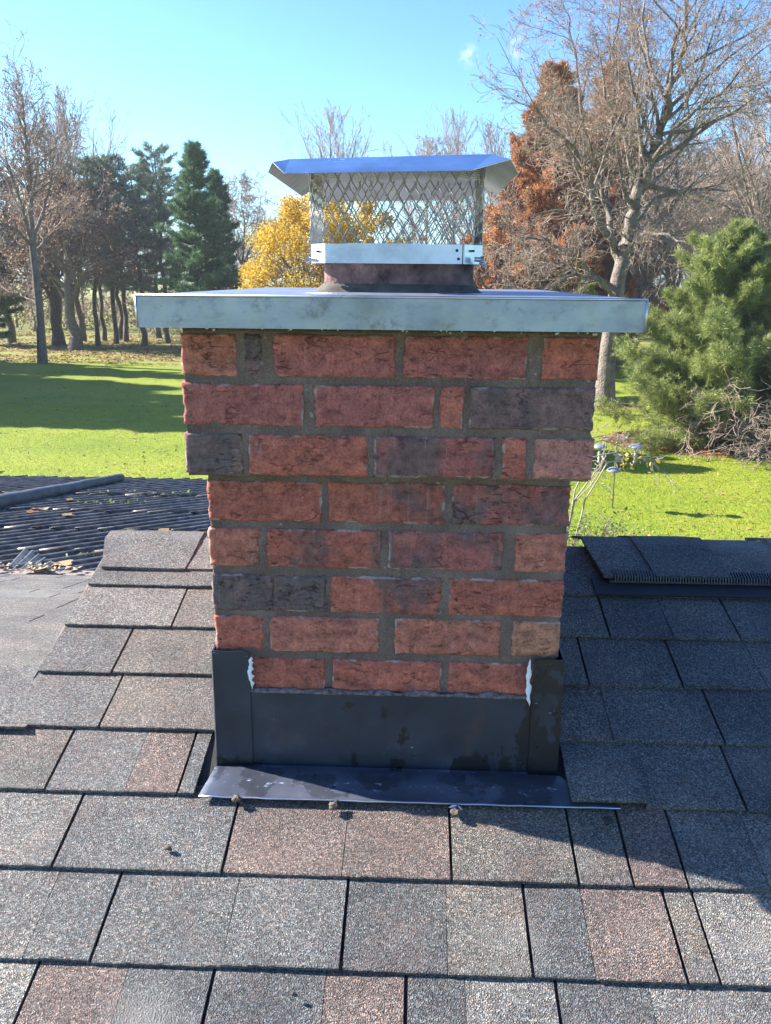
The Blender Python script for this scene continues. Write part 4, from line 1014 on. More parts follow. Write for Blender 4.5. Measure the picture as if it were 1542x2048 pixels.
# ================================================================== TREES
class Segs:
    def __init__(s): s.a = []; s.tips = []
    def add(s, p, q, r0, r1): s.a.append((*p, *q, r0, r1))
    def build(s, name, mat, parent, sides=3, rmin=0., rmax=9.):
        A = np.array([a for a in s.a if rmin <= a[6] < rmax], float)
        if not len(A): return None
        p, q, r0, r1 = A[:, :3], A[:, 3:6], A[:, 6], A[:, 7]; t = q - p; l = np.linalg.norm(t, axis=1)[:, None] + 1e-9; t = t / l
        p = p - t * r0[:, None] * .3
        ref = np.where(np.abs(t[:, 2:3]) > .9, np.array([[1., 0, 0]]), np.array([[0, 0, 1.]])); u = np.cross(t, ref); u /= np.linalg.norm(u, axis=1)[:, None]; v = np.cross(t, u)
        V = []; n = len(A)
        for (c, r) in ((p, r0), (q, r1)):
            for k in range(sides): a = 2 * math.pi * k / sides; V.append(c + (u * math.cos(a) + v * math.sin(a)) * r[:, None])
        V = np.stack(V, 1).reshape(-1, 3); b0 = np.arange(n)[:, None] * 2 * sides; Fc = []
        for k in range(sides): k2 = (k + 1) % sides; Fc.append(np.concatenate([b0 + k, b0 + k2, b0 + sides + k2, b0 + sides + k], 1))
        return fastmesh(name, V, np.concatenate(Fc, 0), mat, parent, sides > 4)
def rv(g): return (g.gauss(0, 1), g.gauss(0, 1), g.gauss(0, 1))
def nrm(d): l = math.sqrt(d[0] ** 2 + d[1] ** 2 + d[2] ** 2) or 1; return (d[0] / l, d[1] / l, d[2] / l)
def grow(S, g, p, d, L, r, lev, P):
    """recursive limb. P: dict gnarl, up, kids(list per level), ratio, ang, seg(list), rtip"""
    n = P['seg'][lev]; gn = P['gnarl'] * (1 + .25 * lev); upf = P['up'][lev]; kids = P['kids'][lev]; rend = max(P['rtip'], r * P.get('taper', .35)); st = L / n
    last = lev == len(P['seg']) - 1; k0 = P.get('start', .2); acc = g.random()
    for i in range(n):
        v = rv(g); d = nrm((d[0] + v[0] * gn, d[1] + v[1] * gn, d[2] + v[2] * gn + upf)); q = (p[0] + d[0] * st, p[1] + d[1] * st, p[2] + d[2] * st)
        ra = r + (rend - r) * i / n; rb = r + (rend - r) * (i + 1) / n; S.add(p, q, ra, rb); t = (i + 1) / n
        if not last and t > k0:
            acc += kids / (n * (1 - k0))
            while acc >= 1:
                acc -= 1; v = rv(g); dt = v[0] * d[0] + v[1] * d[1] + v[2] * d[2]; o = nrm((v[0] - d[0] * dt, v[1] - d[1] * dt, v[2] - d[2] * dt))
                a = P['ang'] * g.uniform(.7, 1.3); c, s_ = math.cos(a), math.sin(a); cd = (d[0] * c + o[0] * s_, d[1] * c + o[1] * s_, d[2] * c + o[2] * s_)
                grow(S, g, q, cd, L * P['ratio'] * g.uniform(.7, 1.2) * (1.15 - .55 * t), max(P['rtip'], rb * P.get('rr', .55)), lev + 1, P)
        p = q
    if last: S.tips.append(p)
def limb(S, g, pts, r0, r1, P, kids, L, lev=1, start=.15, cang=None):
    """explicit limb along pts with generated side branches"""
    pts = [tuple(float(c) for c in p) for p in pts]; n = len(pts) - 1; tot = n; fine = []
    for i in range(n):       # subdivide with a little wander
        for k in range(4):
            t = k / 4; a, b_ = pts[i], pts[i + 1]; w_ = r0 * .6 * (1 if 0 < t else 0); fine.append(tuple(a[c] + (b_[c] - a[c]) * t + g.gauss(0, 1) * w_ * .5 for c in range(3)))
    fine.append(pts[-1]); m = len(fine) - 1; acc = 0
    for i in range(m):
        ra = r0 + (r1 - r0) * i / m; rb = r0 + (r1 - r0) * (i + 1) / m; p, q = fine[i], fine[i + 1]; S.add(p, q, ra, rb); t = (i + 1) / m
        d = nrm(tuple(q[c] - p[c] for c in range(3)))
        if t > start:
            acc += kids / (m * (1 - start))
            while acc >= 1:
                acc -= 1; v = rv(g); dt = sum(v[c] * d[c] for c in range(3)); o = nrm(tuple(v[c] - d[c] * dt for c in range(3)))
                a = P['ang'] * g.uniform(.7, 1.3); c_, s_ = math.cos(a), math.sin(a); cd = tuple(d[c] * c_ + o[c] * s_ for c in range(3))
                grow(S, g, q, cd, L * g.uniform(.6, 1.2) * (1.1 - .5 * t), max(P['rtip'], rb * .5), lev, P)
    grow(S, g, fine[-1], d, L * .9, r1, lev, P)
def tri_needles(P, D, size, width, k, spread, rngn):
    """k thin triangles per tuft at points P around directions D"""
    P = np.repeat(np.asarray(P, float), k, 0); D = np.repeat(np.asarray(D, float), k, 0); n = len(P)
    d = D + rngn.normal(size=(n, 3)) * spread; d /= np.linalg.norm(d, axis=1)[:, None] + 1e-9
    s_ = np.cross(d, rngn.normal(size=(n, 3))); s_ /= np.linalg.norm(s_, axis=1)[:, None] + 1e-9
    L = (size * rngn.uniform(.6, 1.25, n))[:, None]; b0 = P + rngn.normal(size=(n, 3)) * size * .15
    V = np.stack([b0 - s_ * width / 2, b0 + s_ * width / 2, b0 + d * L], 1).reshape(-1, 3)
    return V, np.arange(3 * n).reshape(n, 3)
def conifer(name, base, H, R, start, mat, label, group, seed, dens=1., lean=0., nsz=.3, nwid=.05, prof=None, trunk_r=.18, whorl=.55, nb=5, droop=-.05, mbark='bark_dark', k=7, flat=.35, gap=0., rsp=.5):
    g = random.Random(seed); rg = np.random.default_rng(seed); base = np.array(base, float); root = empty(name, base, label, 'pine tree' if 'pine' in name else 'conifer', group)
    S = Segs(); n = 14; axis = []
    for i in range(n + 1): t = i / n; axis.append((base[0] + lean * H * t + .10 * g.gauss(0, 1) * (0 < i), base[1] + .08 * g.gauss(0, 1), base[2] - .05 + (H + .05) * t))
    for i in range(n): S.add(axis[i], axis[i + 1], max(.02, trunk_r * (1 - i / n) ** .8 + .015) * (1.35 if i == 0 else 1), max(.02, trunk_r * (1 - (i + 1) / n) ** .8 + .015))
    ax = np.array(axis); prof = prof or (lambda t: (1 - t) ** .75 * min(1, .45 + t * 2.2))
    z = start * H; PT = []; DR = []; B = Segs()
    while z < H * .99:
        t = z / H; tt = (z / H - start) / (1 - start); c = np.array([np.interp(t, np.linspace(0, 1, n + 1), ax[:, q]) for q in range(3)]); a0 = g.uniform(0, 6.28); wf = g.uniform(.8, 1.12)
        for b_ in range(nb):
            if g.random() < gap: continue
            a = a0 + b_ * 2 * math.pi / nb + g.gauss(0, .3); L = R * prof(tt) * g.uniform(.55, 1.2) * wf + .12; up = droop + .55 * tt + g.gauss(0, .1)
            d = np.array([math.cos(a), math.sin(a), up]); d /= np.linalg.norm(d); p = c.copy(); ns_ = 4; rad = .012 + .018 * L / max(R, .1) * trunk_r / .18; prev = p
            for q in range(ns_):
                d2 = d + np.array([g.gauss(0, .12), g.gauss(0, .12), .07 * q + g.gauss(0, .06)]); d2 /= np.linalg.norm(d2); nx_ = prev + d2 * L / ns_; B.add(tuple(prev), tuple(nx_), rad * (1 - q / ns_) + .006, rad * (1 - (q + 1) / ns_) + .006)
                m = max(1, int(dens * L * 7 * (1.25 if q else .25)))
                f = rg.uniform(0, 1, m)[:, None]; side = np.cross(d2, [0, 0, 1]); side /= np.linalg.norm(side) + 1e-9
                sp = rg.uniform(-1, 1, m)[:, None] * L * .24 * (1.25 - (q + f) / ns_)
                pp = prev + (nx_ - prev) * f + side * sp + np.array([0, 0, 1]) * rg.normal(size=(m, 1)) * L * .05 * (1 - flat) + d2 * np.abs(sp) * .4
                PT.append(pp); DR.append(d2 * .8 + side * np.sign(sp) * .55 + np.array([0, 0, .28])); prev = nx_
        z += whorl * g.uniform(.7, 1.3) * (1 - .45 * tt)
    S.build('trunk', M[mbark], root, 7); tag(B.build('branches', M[mbark], root, 3), None, None, None, 'stuff')
    PT = np.concatenate(PT); DR = np.concatenate(DR); V, Fc = tri_needles(PT, DR, nsz, nwid, k, rsp, rg); fastmesh('needles', V, Fc, mat, root)
    return root
def dup(o, loc, label=None, rz=0., sc=1.):
    c = o.copy(); COL.objects.link(c); c.location = [float(v) for v in loc]; c.rotation_euler = (0, 0, rz); c.scale = (sc, sc, sc)
    if label: c['label'] = label
    for ch in o.children: k = ch.copy(); COL.objects.link(k); k.parent = c
    return c

# --- the big bare tree at the right
g = random.Random(21); YB = 35.6
bt = empty('bare_tree', on_lawn(1210, 812), 'huge bare spreading tree with a leaning pale trunk, behind the chimney at the right', 'tree', 'tall leafless trees')
S = Segs(); A = lambda x, y, dy=0.: at(x, y, YB + dy)
PB = dict(gnarl=.11, up=[.02, .03, .03, .02, .0], kids=[6, 5.5, 4.5, 3, 0], ratio=.60, ang=.68, seg=[6, 6, 5, 4, 3], rtip=.0065, start=.12, rr=.5)
trunk = [A(1207, 822), A(1212, 750), A(1217, 690), A(1228, 620), A(1236, 560), A(1246, 520)]
S2 = Segs(); 
rad = [.52, .36, .33, .31, .30, .28]
for i in range(5): S2.add(tuple(trunk[i]), tuple(trunk[i + 1]), rad[i], rad[i + 1])
bk = 1
limb(S, g, [A(1246, 520), A(1262, 450, -.3), A(1272, 395, -.5), A(1300, 330, -.8), A(1318, 270, -1), A(1340, 215, -1.2), A(1358, 120, -1.4), A(1372, 30, -1.5), A(1385, -60, -1.6)], .27, .05, PB, 26, 4.6)
limb(S, g, [A(1300, 330, -.8), A(1345, 262, -2), A(1390, 220, -3), A(1440, 190, -3.5), A(1500, 120, -4)], .10, .03, PB, 12, 3.2)
limb(S, g, [A(1236, 545), A(1222, 470, 1), A(1212, 400, 1.5), A(1222, 300, 2), A(1226, 200, 2.4), A(1225, 100, 2.5), A(1240, 10, 2.5)], .15, .035, PB, 18, 3.4)
limb(S, g, [A(1230, 500, 0), A(1195, 430, -1), A(1178, 360, -1.6), A(1150, 300, -2.2), A(1110, 262, -3), A(1085, 235, -3.4)], .16, .03, PB, 18, 3.4)
limb(S, g, [A(1222, 440, 1), A(1170, 300, 2), A(1160, 200, 2), A(1150, 100, 2.2), A(1130, 20, 2.4)], .10, .03, PB, 14, 3.)
limb(S, g, [A(1262, 440, 0), A(1262, 300, 1), A(1255, 180, 1.5), A(1262, 60, 1.8)], .09, .025, PB, 14, 3.)
limb(S, g, [A(1250, 470, 0), A(1310, 395, 1), A(1380, 385, 1.5), A(1440, 405, 2), A(1500, 440, 2.4)], .13, .03, PB, 14, 3.)
limb(S, g, [A(1232, 580, 0), A(1180, 545, -1), A(1135, 500, -2), A(1080, 480, -2.6), A(1030, 470, -3)], .12, .025, PB, 14, 2.6)
limb(S, g, [A(1245, 505, 0), A(1290, 465, -2), A(1340, 470, -3), A(1400, 500, -4)], .11, .025, PB, 12, 2.4)
limb(S, g, [A(1232, 600, 0), A(1200, 560, -2), A(1150, 548, -3), A(1090, 580, -4), A(1070, 600, -4.4)], .10, .02, PB, 12, 2.2)
limb(S, g, [A(1340, 215, -1.2), A(1300, 130, -1), A(1285, 40, -.8), A(1290, -40, -.8)], .08, .025, PB, 12, 3.)
limb(S, g, [A(1272, 395, -.5), A(1340, 330, 1.5), A(1400, 250, 2.2), A(1470, 200, 2.6)], .09, .02, PB, 12, 2.8)
S2.build('trunk', M['bark_pale'], bt, 10); S.build('limbs', M['bark_pale'], bt, 5, .03, 9); S.build('twigs', M['twig'], bt, 3, 0, .03)
tp = np.array(S.tips); tp = tp[rn.uniform(size=len(tp)) < .22]; V, Fc = leafquads(tp, .05, rn); fastmesh('seed_heads', V, Fc, M['brown_leaf'], bt)
NSEG = [len(S.a)]
# --- generic bare tree
def bare(name, base, H, label, group, seed, mat='bark', twig='twig', spread=.5, P=None, tr=.2, fork=.35, lv=None, path=None, leaves=None, cat='tree', lsz=.06, lfrac=.2, vase=.75):
    g = random.Random(seed); base = np.array(base, float); root = empty(name, base, label, cat, group); S = Segs()
    H = H * (.90 if vase > .5 and name != 'oak_tree' else 1)
    P = P or dict(gnarl=.13, up=[.05, .06, .05, .04], kids=[7, 6, 5, 0], ratio=.55, ang=.6, seg=[6, 5, 4, 3], rtip=.012, start=.15, rr=.55)
    if path is None:
        n = 10; path = [(base[0] + g.gauss(0, .01 * H) * (i > 0), base[1] + g.gauss(0, .01 * H), base[2] - .05 + H * i / n) for i in range(n + 1)]
    n = len(path) - 1; cum = 0
    for i in range(n):
        t0, t1 = i / n, (i + 1) / n; ra, rb = tr * (1 - t0) ** .9 + .02, tr * (1 - t1) ** .9 + .02; S.add(tuple(path[i]), tuple(path[i + 1]), ra * (1.3 if i == 0 else 1), rb)
        if t1 > fork:
            for _ in range(4 if lv is None else lv):
                a = g.uniform(0, 6.28); el = g.uniform(.5, 1.3); d = nrm((math.cos(a) * spread * 2, math.sin(a) * spread * 2, el)); L = H * (vase * (1.06 - t1) + (1 - vase) * spread * (1.05 - t1)) * g.uniform(.6, 1.05) + H * .05
                grow(S, g, tuple(path[i + 1]), d, L, max(.018, rb * .5), 0, P)
    S.build('trunk', M[mat], root, 6, .045, 9); S.build('twigs', M[twig], root, 3, 0, .045)
    if leaves:
        tp = np.array(S.tips); rg = np.random.default_rng(seed); m = rg.uniform(size=len(tp)) < lfrac; tp = tp[m]; tp = np.repeat(tp, 3, 0) + rg.normal(size=(len(tp) * 3, 3)) * .16
        V, Fc = leafquads(tp, lsz, rg); fastmesh('leaves', V, Fc, M[leaves], root)
    NSEG.append(len(S.a)); return root
YL = 49.5; L_ = lambda x, y, dy=0.: at(x, y, YL + dy)
g = random.Random(8); root = empty('bare_tree', on_lawn(85, 728), 'tall grey bare tree with a straight trunk, nearest of the trees at the left', 'tree', 'tall leafless trees'); S = Segs()
PL_ = dict(gnarl=.13, up=[.05, .06, .05, .03], kids=[6, 6, 5, 0], ratio=.58, ang=.6, seg=[6, 5, 4, 3], rtip=.011, start=.12, rr=.55)
tk = [L_(86, 734), L_(82, 670), L_(78, 610), L_(72, 550), L_(66, 500), L_(62, 470)]
for i in range(5): S.add(tuple(tk[i]), tuple(tk[i + 1]), [.34, .26, .25, .24, .22][i], [.26, .25, .24, .22, .2][i])
limb(S, g, [L_(62, 470), L_(62, 410), L_(60, 350), L_(52, 290), L_(46, 240), L_(46, 200)], .16, .03, PL_, 30, 3.2)
limb(S, g, [L_(64, 480), L_(88, 420, 1), L_(104, 350, 1), L_(108, 300, 1)], .12, .03, PL_, 18, 2.8)
limb(S, g, [L_(64, 480), L_(44, 410, -1), L_(22, 350, -1), L_(10, 300, -1)], .12, .03, PL_, 18, 2.8)
limb(S, g, [L_(62, 492), L_(30, 455, -2), L_(0, 447, -3), L_(-40, 430, -3)], .09, .03, PL_, 10, 2.6)
limb(S, g, [L_(68, 505), L_(100, 470, 2), L_(125, 440, 2)], .08, .03, PL_, 9, 2.4)
limb(S, g, [L_(80, 610), L_(50, 595, 1), L_(20, 585, 1), L_(-10, 560, 2)], .07, .02, PL_, 8, 1.8)
S.build('trunk', M['bark'], root, 8, .05, 9); S.build('twigs', M['twig'], root, 3, 0, .05); NSEG.append(len(S.a))
tp = np.array(S.tips); tp = tp[rn.uniform(size=len(tp)) < .2]; V, Fc = leafquads(tp, .07, rn); fastmesh('leaves', V, Fc, M['brown_leaf'], root)
PO = dict(gnarl=.09, up=[.06, .08, .06, .04], kids=[6, 5, 3.5, 0], ratio=.42, ang=.5, seg=[6, 5, 4, 3], rtip=.010, start=.12, rr=.55)
gl = lambda x, y: on_lawn(x, y)
bare('bare_tree', gl(122, 690), hz(200, 63), 'tall slim leafless tree rising above the brown oak, right of the grey one', 'tall leafless trees', 31, spread=.2, P=PO, tr=.3, fork=.4)
bare('bare_tree', gl(165, 682), hz(170, 68), 'slender pinkish bare tree rising left of the pines', 'tall leafless trees', 32, spread=.17, P=PO, tr=.26, fork=.38)
PK = dict(gnarl=.16, up=[.0, .0, .0, -.02], kids=[6, 5, 4, 0], ratio=.5, ang=.75, seg=[5, 5, 4, 3], rtip=.014, start=.1, rr=.55)
bare('oak_tree', gl(150, 701), 10.5, 'thick trunked oak still holding brown leaves, behind the grey bare tree', 'oaks with brown leaves', 41, 'bark', 'twig_dark', .42, PK, .42, .22, 4, None, 'brown_leaf', 'oak tree', .10, .5)
bare('oak_tree', gl(114, 691), 9, 'smaller brown leaved oak just left of the thick trunked one', 'oaks with brown leaves', 42, 'bark_dark', 'twig_dark', .42, PK, .28, .25, 4, None, 'brown_leaf', 'oak tree', .10, .5)
bare('oak_tree', gl(22, 685), 12, 'pinkish brown leaved oak at the left edge behind the grey bare tree', 'oaks with brown leaves', 43, 'bark', 'twig', .38, PK, .3, .2, 4, None, 'brown_leaf', 'oak tree', .11, .6)
conifer('conifer', gl(-18, 690), 9.5, 3.2, .08, M['needle'], 'green conifer cut by the left edge of the photo', None, 51, 1.6, 0, .32, .06)
# --- stand of pines at the left
PN = 'pines with bare lower trunks at the left'
thin = lambda t: (1 - t) ** .55 * (.55 + .9 * t if t < .5 else 1.) + .06
pa = conifer('pine_tree', gl(196, 690), 13.0, 3.8, .34, M['needle_thin'], 'thin pine nearest to the brown oaks', PN, 61, .55, .02, .36, .05, thin, .17, .7, 4, -.1, gap=.15)
pb = conifer('pine_tree', gl(290, 692), 12.6, 3.8, .32, M['needle_thin'], 'thin crowned pine whose trunk stands nearest the metal crown of the chimney', PN, 62, .55, -.02, .36, .05, thin, .2, .7, 4, -.1, gap=.15)
pc = conifer('pine_tree', gl(252, 683), 13.6, 3.6, .34, M['needle_thin'], 'pine with a bluish thin crown in the middle of the pine stand', PN, 63, .55, -.01, .36, .05, thin, .19, .7, 4, -.05, gap=.12)
dup(pa, gl(209, 681), 'slightly farther thin pine right behind the one beside the oaks', 2.1, 1.02); dup(pc, gl(232, 688), 'leaning dark trunked pine in the front of the pine stand', 1.3, .96)
dup(pb, gl(243, 679), 'slimmest and farthest pine trunk in the middle of the stand', 2.9, .98); dup(pa, gl(336, 686), 'thin pine seen just left of the dense dark green one', 4.2, 1.08)
dup(pb, gl(318, 676), 'pale green pine rising between thin pines and the dense one', 3.6, 1.12)
dense = lambda t: (1 - t) ** .72 * min(1, .75 + t)
conifer('pine_tree', at(402, 664, 56) * np.array([1, 1, 0]) + np.array([0, 0, LZ]), hz(285, 56), 3.1, .16, M['needle'], 'dense dark green pine, tallest of the left stand, by the yellow tree', PN, 64, 1.05, 0, .36, .05, dense, .24, .5, 6, .0, k=7)
conifer('pine_tree', at(445, 664, 60) * np.array([1, 1, 0]) + np.array([0, 0, LZ]), hz(342, 60), 2.3, .18, M['needle'], 'shorter dark pine against the right side of the dense one', PN, 65, 1.0, 0, .36, .05, dense, .2, .55, 6, .0, k=7)
# --- yellow tree behind the crown
def leafy(name, base, H, Rr, label, group, seed, mat, nleaf, lsz, cat='tree', clumps=60, squash=1., z0=.12):
    rg = np.random.default_rng(seed); g = random.Random(seed); base = np.array(base, float); root = empty(name, base, label, cat, group)
    S = Segs(); S.add(tuple(base + np.array([0, 0, -.05])), tuple(base + np.array([0, 0, H * .3])), .26, .2)
    for i in range(26):
        a = g.uniform(0, 6.28); d = nrm((math.cos(a) * .7, math.sin(a) * .7, g.uniform(.2, 1.6))); grow(S, g, tuple(base + np.array([0, 0, H * g.uniform(.15, .4)])), d, H * .42, .06, 0, dict(gnarl=.12, up=[.06, .05, .03], kids=[5, 4, 0], ratio=.5, ang=.6, seg=[5, 4, 3], rtip=.012, rr=.5))
    S.build('trunk', M['bark_dark'], root, 5, .03, 9); S.build('twigs', M['twig_dark'], root, 3, 0, .03)
    C = []
    while len(C) < clumps:
        p = rg.uniform(-1, 1, 3); rr = np.linalg.norm(p)
        if rr < 1 and rg.uniform() < rr ** 1.2: C.append(p)
    C = np.array(C); C[:, 2] = C[:, 2] * (1 - z0) / 2 * H + H * (1 + z0) / 2; wz = np.clip(1.12 - np.abs(C[:, 2] / H - .45) * .8, .3, 1); C[:, :2] *= (Rr * wz * squash)[:, None]
    idx = rg.integers(0, len(C), nleaf); cr = rg.uniform(.45, 1.05, len(C)) * Rr * .26
    p = rg.normal(size=(nleaf, 3)); p /= np.linalg.norm(p, axis=1)[:, None]; p *= (rg.uniform(.1, 1, nleaf) ** .5 * cr[idx])[:, None]
    P = C[idx] + p; V, Fc = leafquads(P + base, lsz, rg); fastmesh('leaves', V, Fc, mat, root); return root
lw = lambda x, Y: np.array([at(x, 660, Y)[0], Y, LZ])
leafy('yellow_tree', lw(632, 44), hz(378, 44), 3.5, 'round tree in full golden yellow leaf seen behind the flue', None, 71, M['yellow'], 52000, .06, 'tree', 150)
leafy('yellow_tree', lw(735, 52), hz(400, 52), 2.7, 'duller yellow tree seen through the cap mesh right of the golden one', None, 72, M['yellow'], 14000, .085, 'tree', 50)
# --- rusty cypresses
cyp = lambda t: (1 - t) ** .66 * (.8 + .2 * (1 - t)) + .03
conifer('cypress_tree', lw(1085, 52), hz(136, 52), 5.0, .06, M['rust'], 'tall rusty orange cypress, left one of the rust coloured pair', 'rust coloured cypresses', 81, 3.0, .004, .34, .085, cyp, .4, .5, 7, .12, 'bark', 8, 0.)
conifer('cypress_tree', lw(1192, 57), hz(128, 57), 4.2, .06, M['rust'], 'rusty cypress partly hidden behind the huge bare tree', 'rust coloured cypresses', 82, 1.8, 0, .34, .085, cyp, .4, .5, 7, .12, 'bark', 8, 0.)
leafy('rust_tree', lw(985, 47), hz(400, 47), 2.2, 'low rust orange tree just right of the flue', None, 83, M['rust'], 16000, .08, 'tree', 46)
# --- big pale green pine at the right and things under it
broad = lambda t: (1 - t) ** .78 * min(1, .8 + t * 1.2)
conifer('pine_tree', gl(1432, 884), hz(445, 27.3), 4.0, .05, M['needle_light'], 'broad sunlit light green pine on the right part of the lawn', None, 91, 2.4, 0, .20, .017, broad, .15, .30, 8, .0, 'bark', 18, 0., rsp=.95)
conifer('pine_tree', gl(1560, 850), hz(425, 30), 2.7, .07, M['needle'], 'darker pine cut by the right edge behind the broad light green one', None, 92, 3.2, 0, .21, .03, broad, .16, .3, 7, .05, 'bark', 9, 0.)
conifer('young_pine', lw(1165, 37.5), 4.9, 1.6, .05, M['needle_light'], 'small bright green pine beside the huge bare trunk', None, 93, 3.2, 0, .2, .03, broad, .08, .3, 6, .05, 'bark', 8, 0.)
PS = dict(gnarl=.22, up=[-.02, -.05, -.06, -.04], kids=[6, 6, 4, 0], ratio=.6, ang=.65, seg=[6, 5, 4, 3], rtip=.007, start=.1, rr=.6)
def bush(name, base, n, L, r, P, mat, label, group, seed, cat='shrub', el=(.3, 1.3), leaves=None, lsz=.04, lfrac=.3, drift=(0, 0)):
    g = random.Random(seed); base = np.array(base, float); root = empty(name, base, label, cat, group); S = Segs()
    for i in range(n):
        a = g.uniform(0, 6.28); d = nrm((math.cos(a) + drift[0], math.sin(a) + drift[1], g.uniform(*el))); grow(S, g, (base[0] + g.gauss(0, .1), base[1] + g.gauss(0, .1), base[2] - .03), d, L * g.uniform(.7, 1.2), r, 0, P)
    S.build('stems', M[mat], root, 4)
    if leaves: rg = np.random.default_rng(seed); tp = np.array(S.tips); tp = tp[rg.uniform(size=len(tp)) < lfrac]; V, Fc = leafquads(tp, lsz, rg); fastmesh('leaves', V, Fc, M[leaves], root)
    NSEG.append(len(S.a)); return root
bush('bare_shrub', gl(1585, 913), 12, 1.9, .026, PS, 'twig_pale', 'tangled silvery bare shrub in front of the light green pine at the right edge', 'leafless shrubs', 101, drift=(-.35, -.2))
bush('bare_shrub', at(1590, 880, 24.5) * np.array([1, 1, 0]) + np.array([0, 0, LZ]), 12, 3.1, .035, PS, 'twig', 'taller reddish bare shrub at the very right edge above the silvery one', 'leafless shrubs', 102, el=(.8, 2.))
# --- second tall bare tree at the right edge and bare trees behind
bare('bare_tree', lw(1520, 43), hz(60, 43), 'tall bare tree with a pale slim trunk near the right edge', 'tall leafless trees', 111, 'bark_pale', 'twig', .24, PO, .27, .3)
bare('bare_tree', lw(1462, 62), hz(180, 62), 'bare tree behind the light green pine', 'tall leafless trees', 112, 'bark', 'twig', .26, PO, .25, .3)
bare('bare_tree', lw(1330, 56), hz(230, 56), 'bare grey tree between the huge bare one and the pine', 'tall leafless trees', 113, 'bark', 'twig', .3, PK, .25, .2)
bare('bare_tree', lw(665, 85), hz(205, 85), 'faint bare tree top rising directly above the cap lid', 'tall leafless trees', 114, 'bark_pale', 'twig_pale', .15, PO, .3, .25)
bare('bare_tree', lw(492, 70), hz(340, 70), 'thin pale bare tree between the dark pine and the yellow tree', 'tall leafless trees', 115, 'bark_pale', 'twig_pale', .3, PK, .16, .3)
wa = bare('woodland_tree', lw(905, 90), hz(215, 90), None, 'bare trees of the far wood', 121, 'bark_pale', 'twig_pale', .2, PO, .2, .3)
wb = bare('woodland_tree', lw(975, 80), hz(235, 80), None, 'bare trees of the far wood', 122, 'bark', 'twig', .22, PO, .2, .25)
wc = bare('woodland_tree', lw(850, 95), hz(265, 95), None, 'bare trees of the far wood', 123, 'bark', 'twig', .24, PK, .2, .2)
WL = 'one of the pale leafless trees of the wood far behind the lawn'
for o in (wa, wb, wc): o['label'] = WL
wr = random.Random(77)
for i, px in enumerate([-60, -15, 35, 75, 110, 170, 205, 240, 275, 312, 352, 395, 440, 478, 515, 560, 800, 1000, 1050, 1110, 1150, 1230, 1262, 1300, 1345, 1385, 1425, 1490, 1545, 1590]):
    Y = wr.uniform(80, 118); right = px > 960
    sc = (wr.uniform(.78, 1.0) if right else wr.uniform(.46, .62)) * (Y / 92)
    dup([wa, wb, wc][i % 3], lw(px + wr.uniform(-10, 10), Y), WL, wr.uniform(0, 6.28), sc)
for i, (px, Y, sc) in enumerate(((1030, 66, .62), (1120, 68, .6), (1275, 50, .55), (1380, 52, .55), (1440, 50, .5), (1500, 56, .6), (1240, 64, .7), (1340, 70, .75), (1410, 72, .8), (1545, 66, .8))):
    dup([wc, wb, wc][i % 3], lw(px, Y), 'one of the tangled bare trees in the thicket behind the light green pine', wr.uniform(0, 6.28), sc)['group'] = 'bare trees of the thicket at the right'
# undergrowth closing the horizon: one mass of twigs and fading leaves
S = Segs(); g = random.Random(5); PU = dict(gnarl=.25, up=[.03, .0, .0], kids=[7, 5, 0], ratio=.55, ang=.8, seg=[5, 4, 3], rtip=.016, rr=.6)
for i in range(420):
    px = g.uniform(-120, 1660) if i < 250 else g.choice([g.uniform(-1300, -120), g.uniform(1660, 2900)]); Y = g.uniform(72, 100); b_ = lw(px, Y); grow(S, g, tuple(b_), nrm((g.gauss(0, .5), g.gauss(0, .3), 1)), g.uniform(2.5, 6.) * (1.25 if px > 960 else .9) * (1 if -120 < px < 1660 else 1.7), .05, 0, PU)
o = S.build('undergrowth', M['twig'], None, 3); tag(o, 'tangled brown undergrowth along the far edge of the lawn', None, None, 'stuff'); NSEG.append(len(S.a))
rg = np.random.default_rng(9)
def scatter_px(n, px0, px1, Y0, Y1, z0, z1):
    px = rg.uniform(px0, px1, n); Y = rg.uniform(Y0, Y1, n); z = LZ + rg.beta(1.2, 2.2, n) * (z1 - z0) + z0; X = np.array([at(a, 660, 1.)[0] for a in px]) * Y
    return np.stack([X, Y, z], 1)
P = np.concatenate([scatter_px(26000, -120, 1660, 78, 104, .05, 4.2), scatter_px(9000, -1300, -120, 78, 104, .05, 6), scatter_px(9000, 1660, 2900, 78, 104, .05, 6)]); P[:, 2] += .8 * np.sin(P[:, 0] * .6) ; cl = np.array([noise.noise(Vector((p[0] * .5, p[2] * .6, p[1] * .3))) for p in P]); P = P[cl > -.12]
V, Fc = leafquads(P, .17, rg); o = fastmesh('undergrowth_leaves', V, Fc, mat_leaf('fading_hedge_leaves', [(0, (.07, .08, .02)), (.4, (.16, .15, .04)), (.7, (.28, .22, .07)), (1, (.2, .11, .06))], .35)); tag(o, 'yellowish green hedge leaves along the far edge of the lawn', None, None, 'stuff')
# evergreens outside the frame at the left whose shade lies across the lawn
sh_ = conifer('shade_pine', (-29, 37.6, LZ), 15.5, 4.2, .04, M['needle'], 'dense evergreen off the left edge that shades the lawn', 'evergreens shading the lawn', 131, 1.6, 0, .5, .16, dense, .3, .6, 7, .0, k=7)
for (x, y, s_) in ((-33, 41.5, 1.05), (-27.5, 33.9, .95), (-37, 45.5, 1.1), (-34, 36.5, 1.1), (-31, 49.0, .9), (-41, 41, 1.2), (-24, 32.0, .55)):
    dup(sh_, (x, y, LZ), None, x * 1.7, s_)
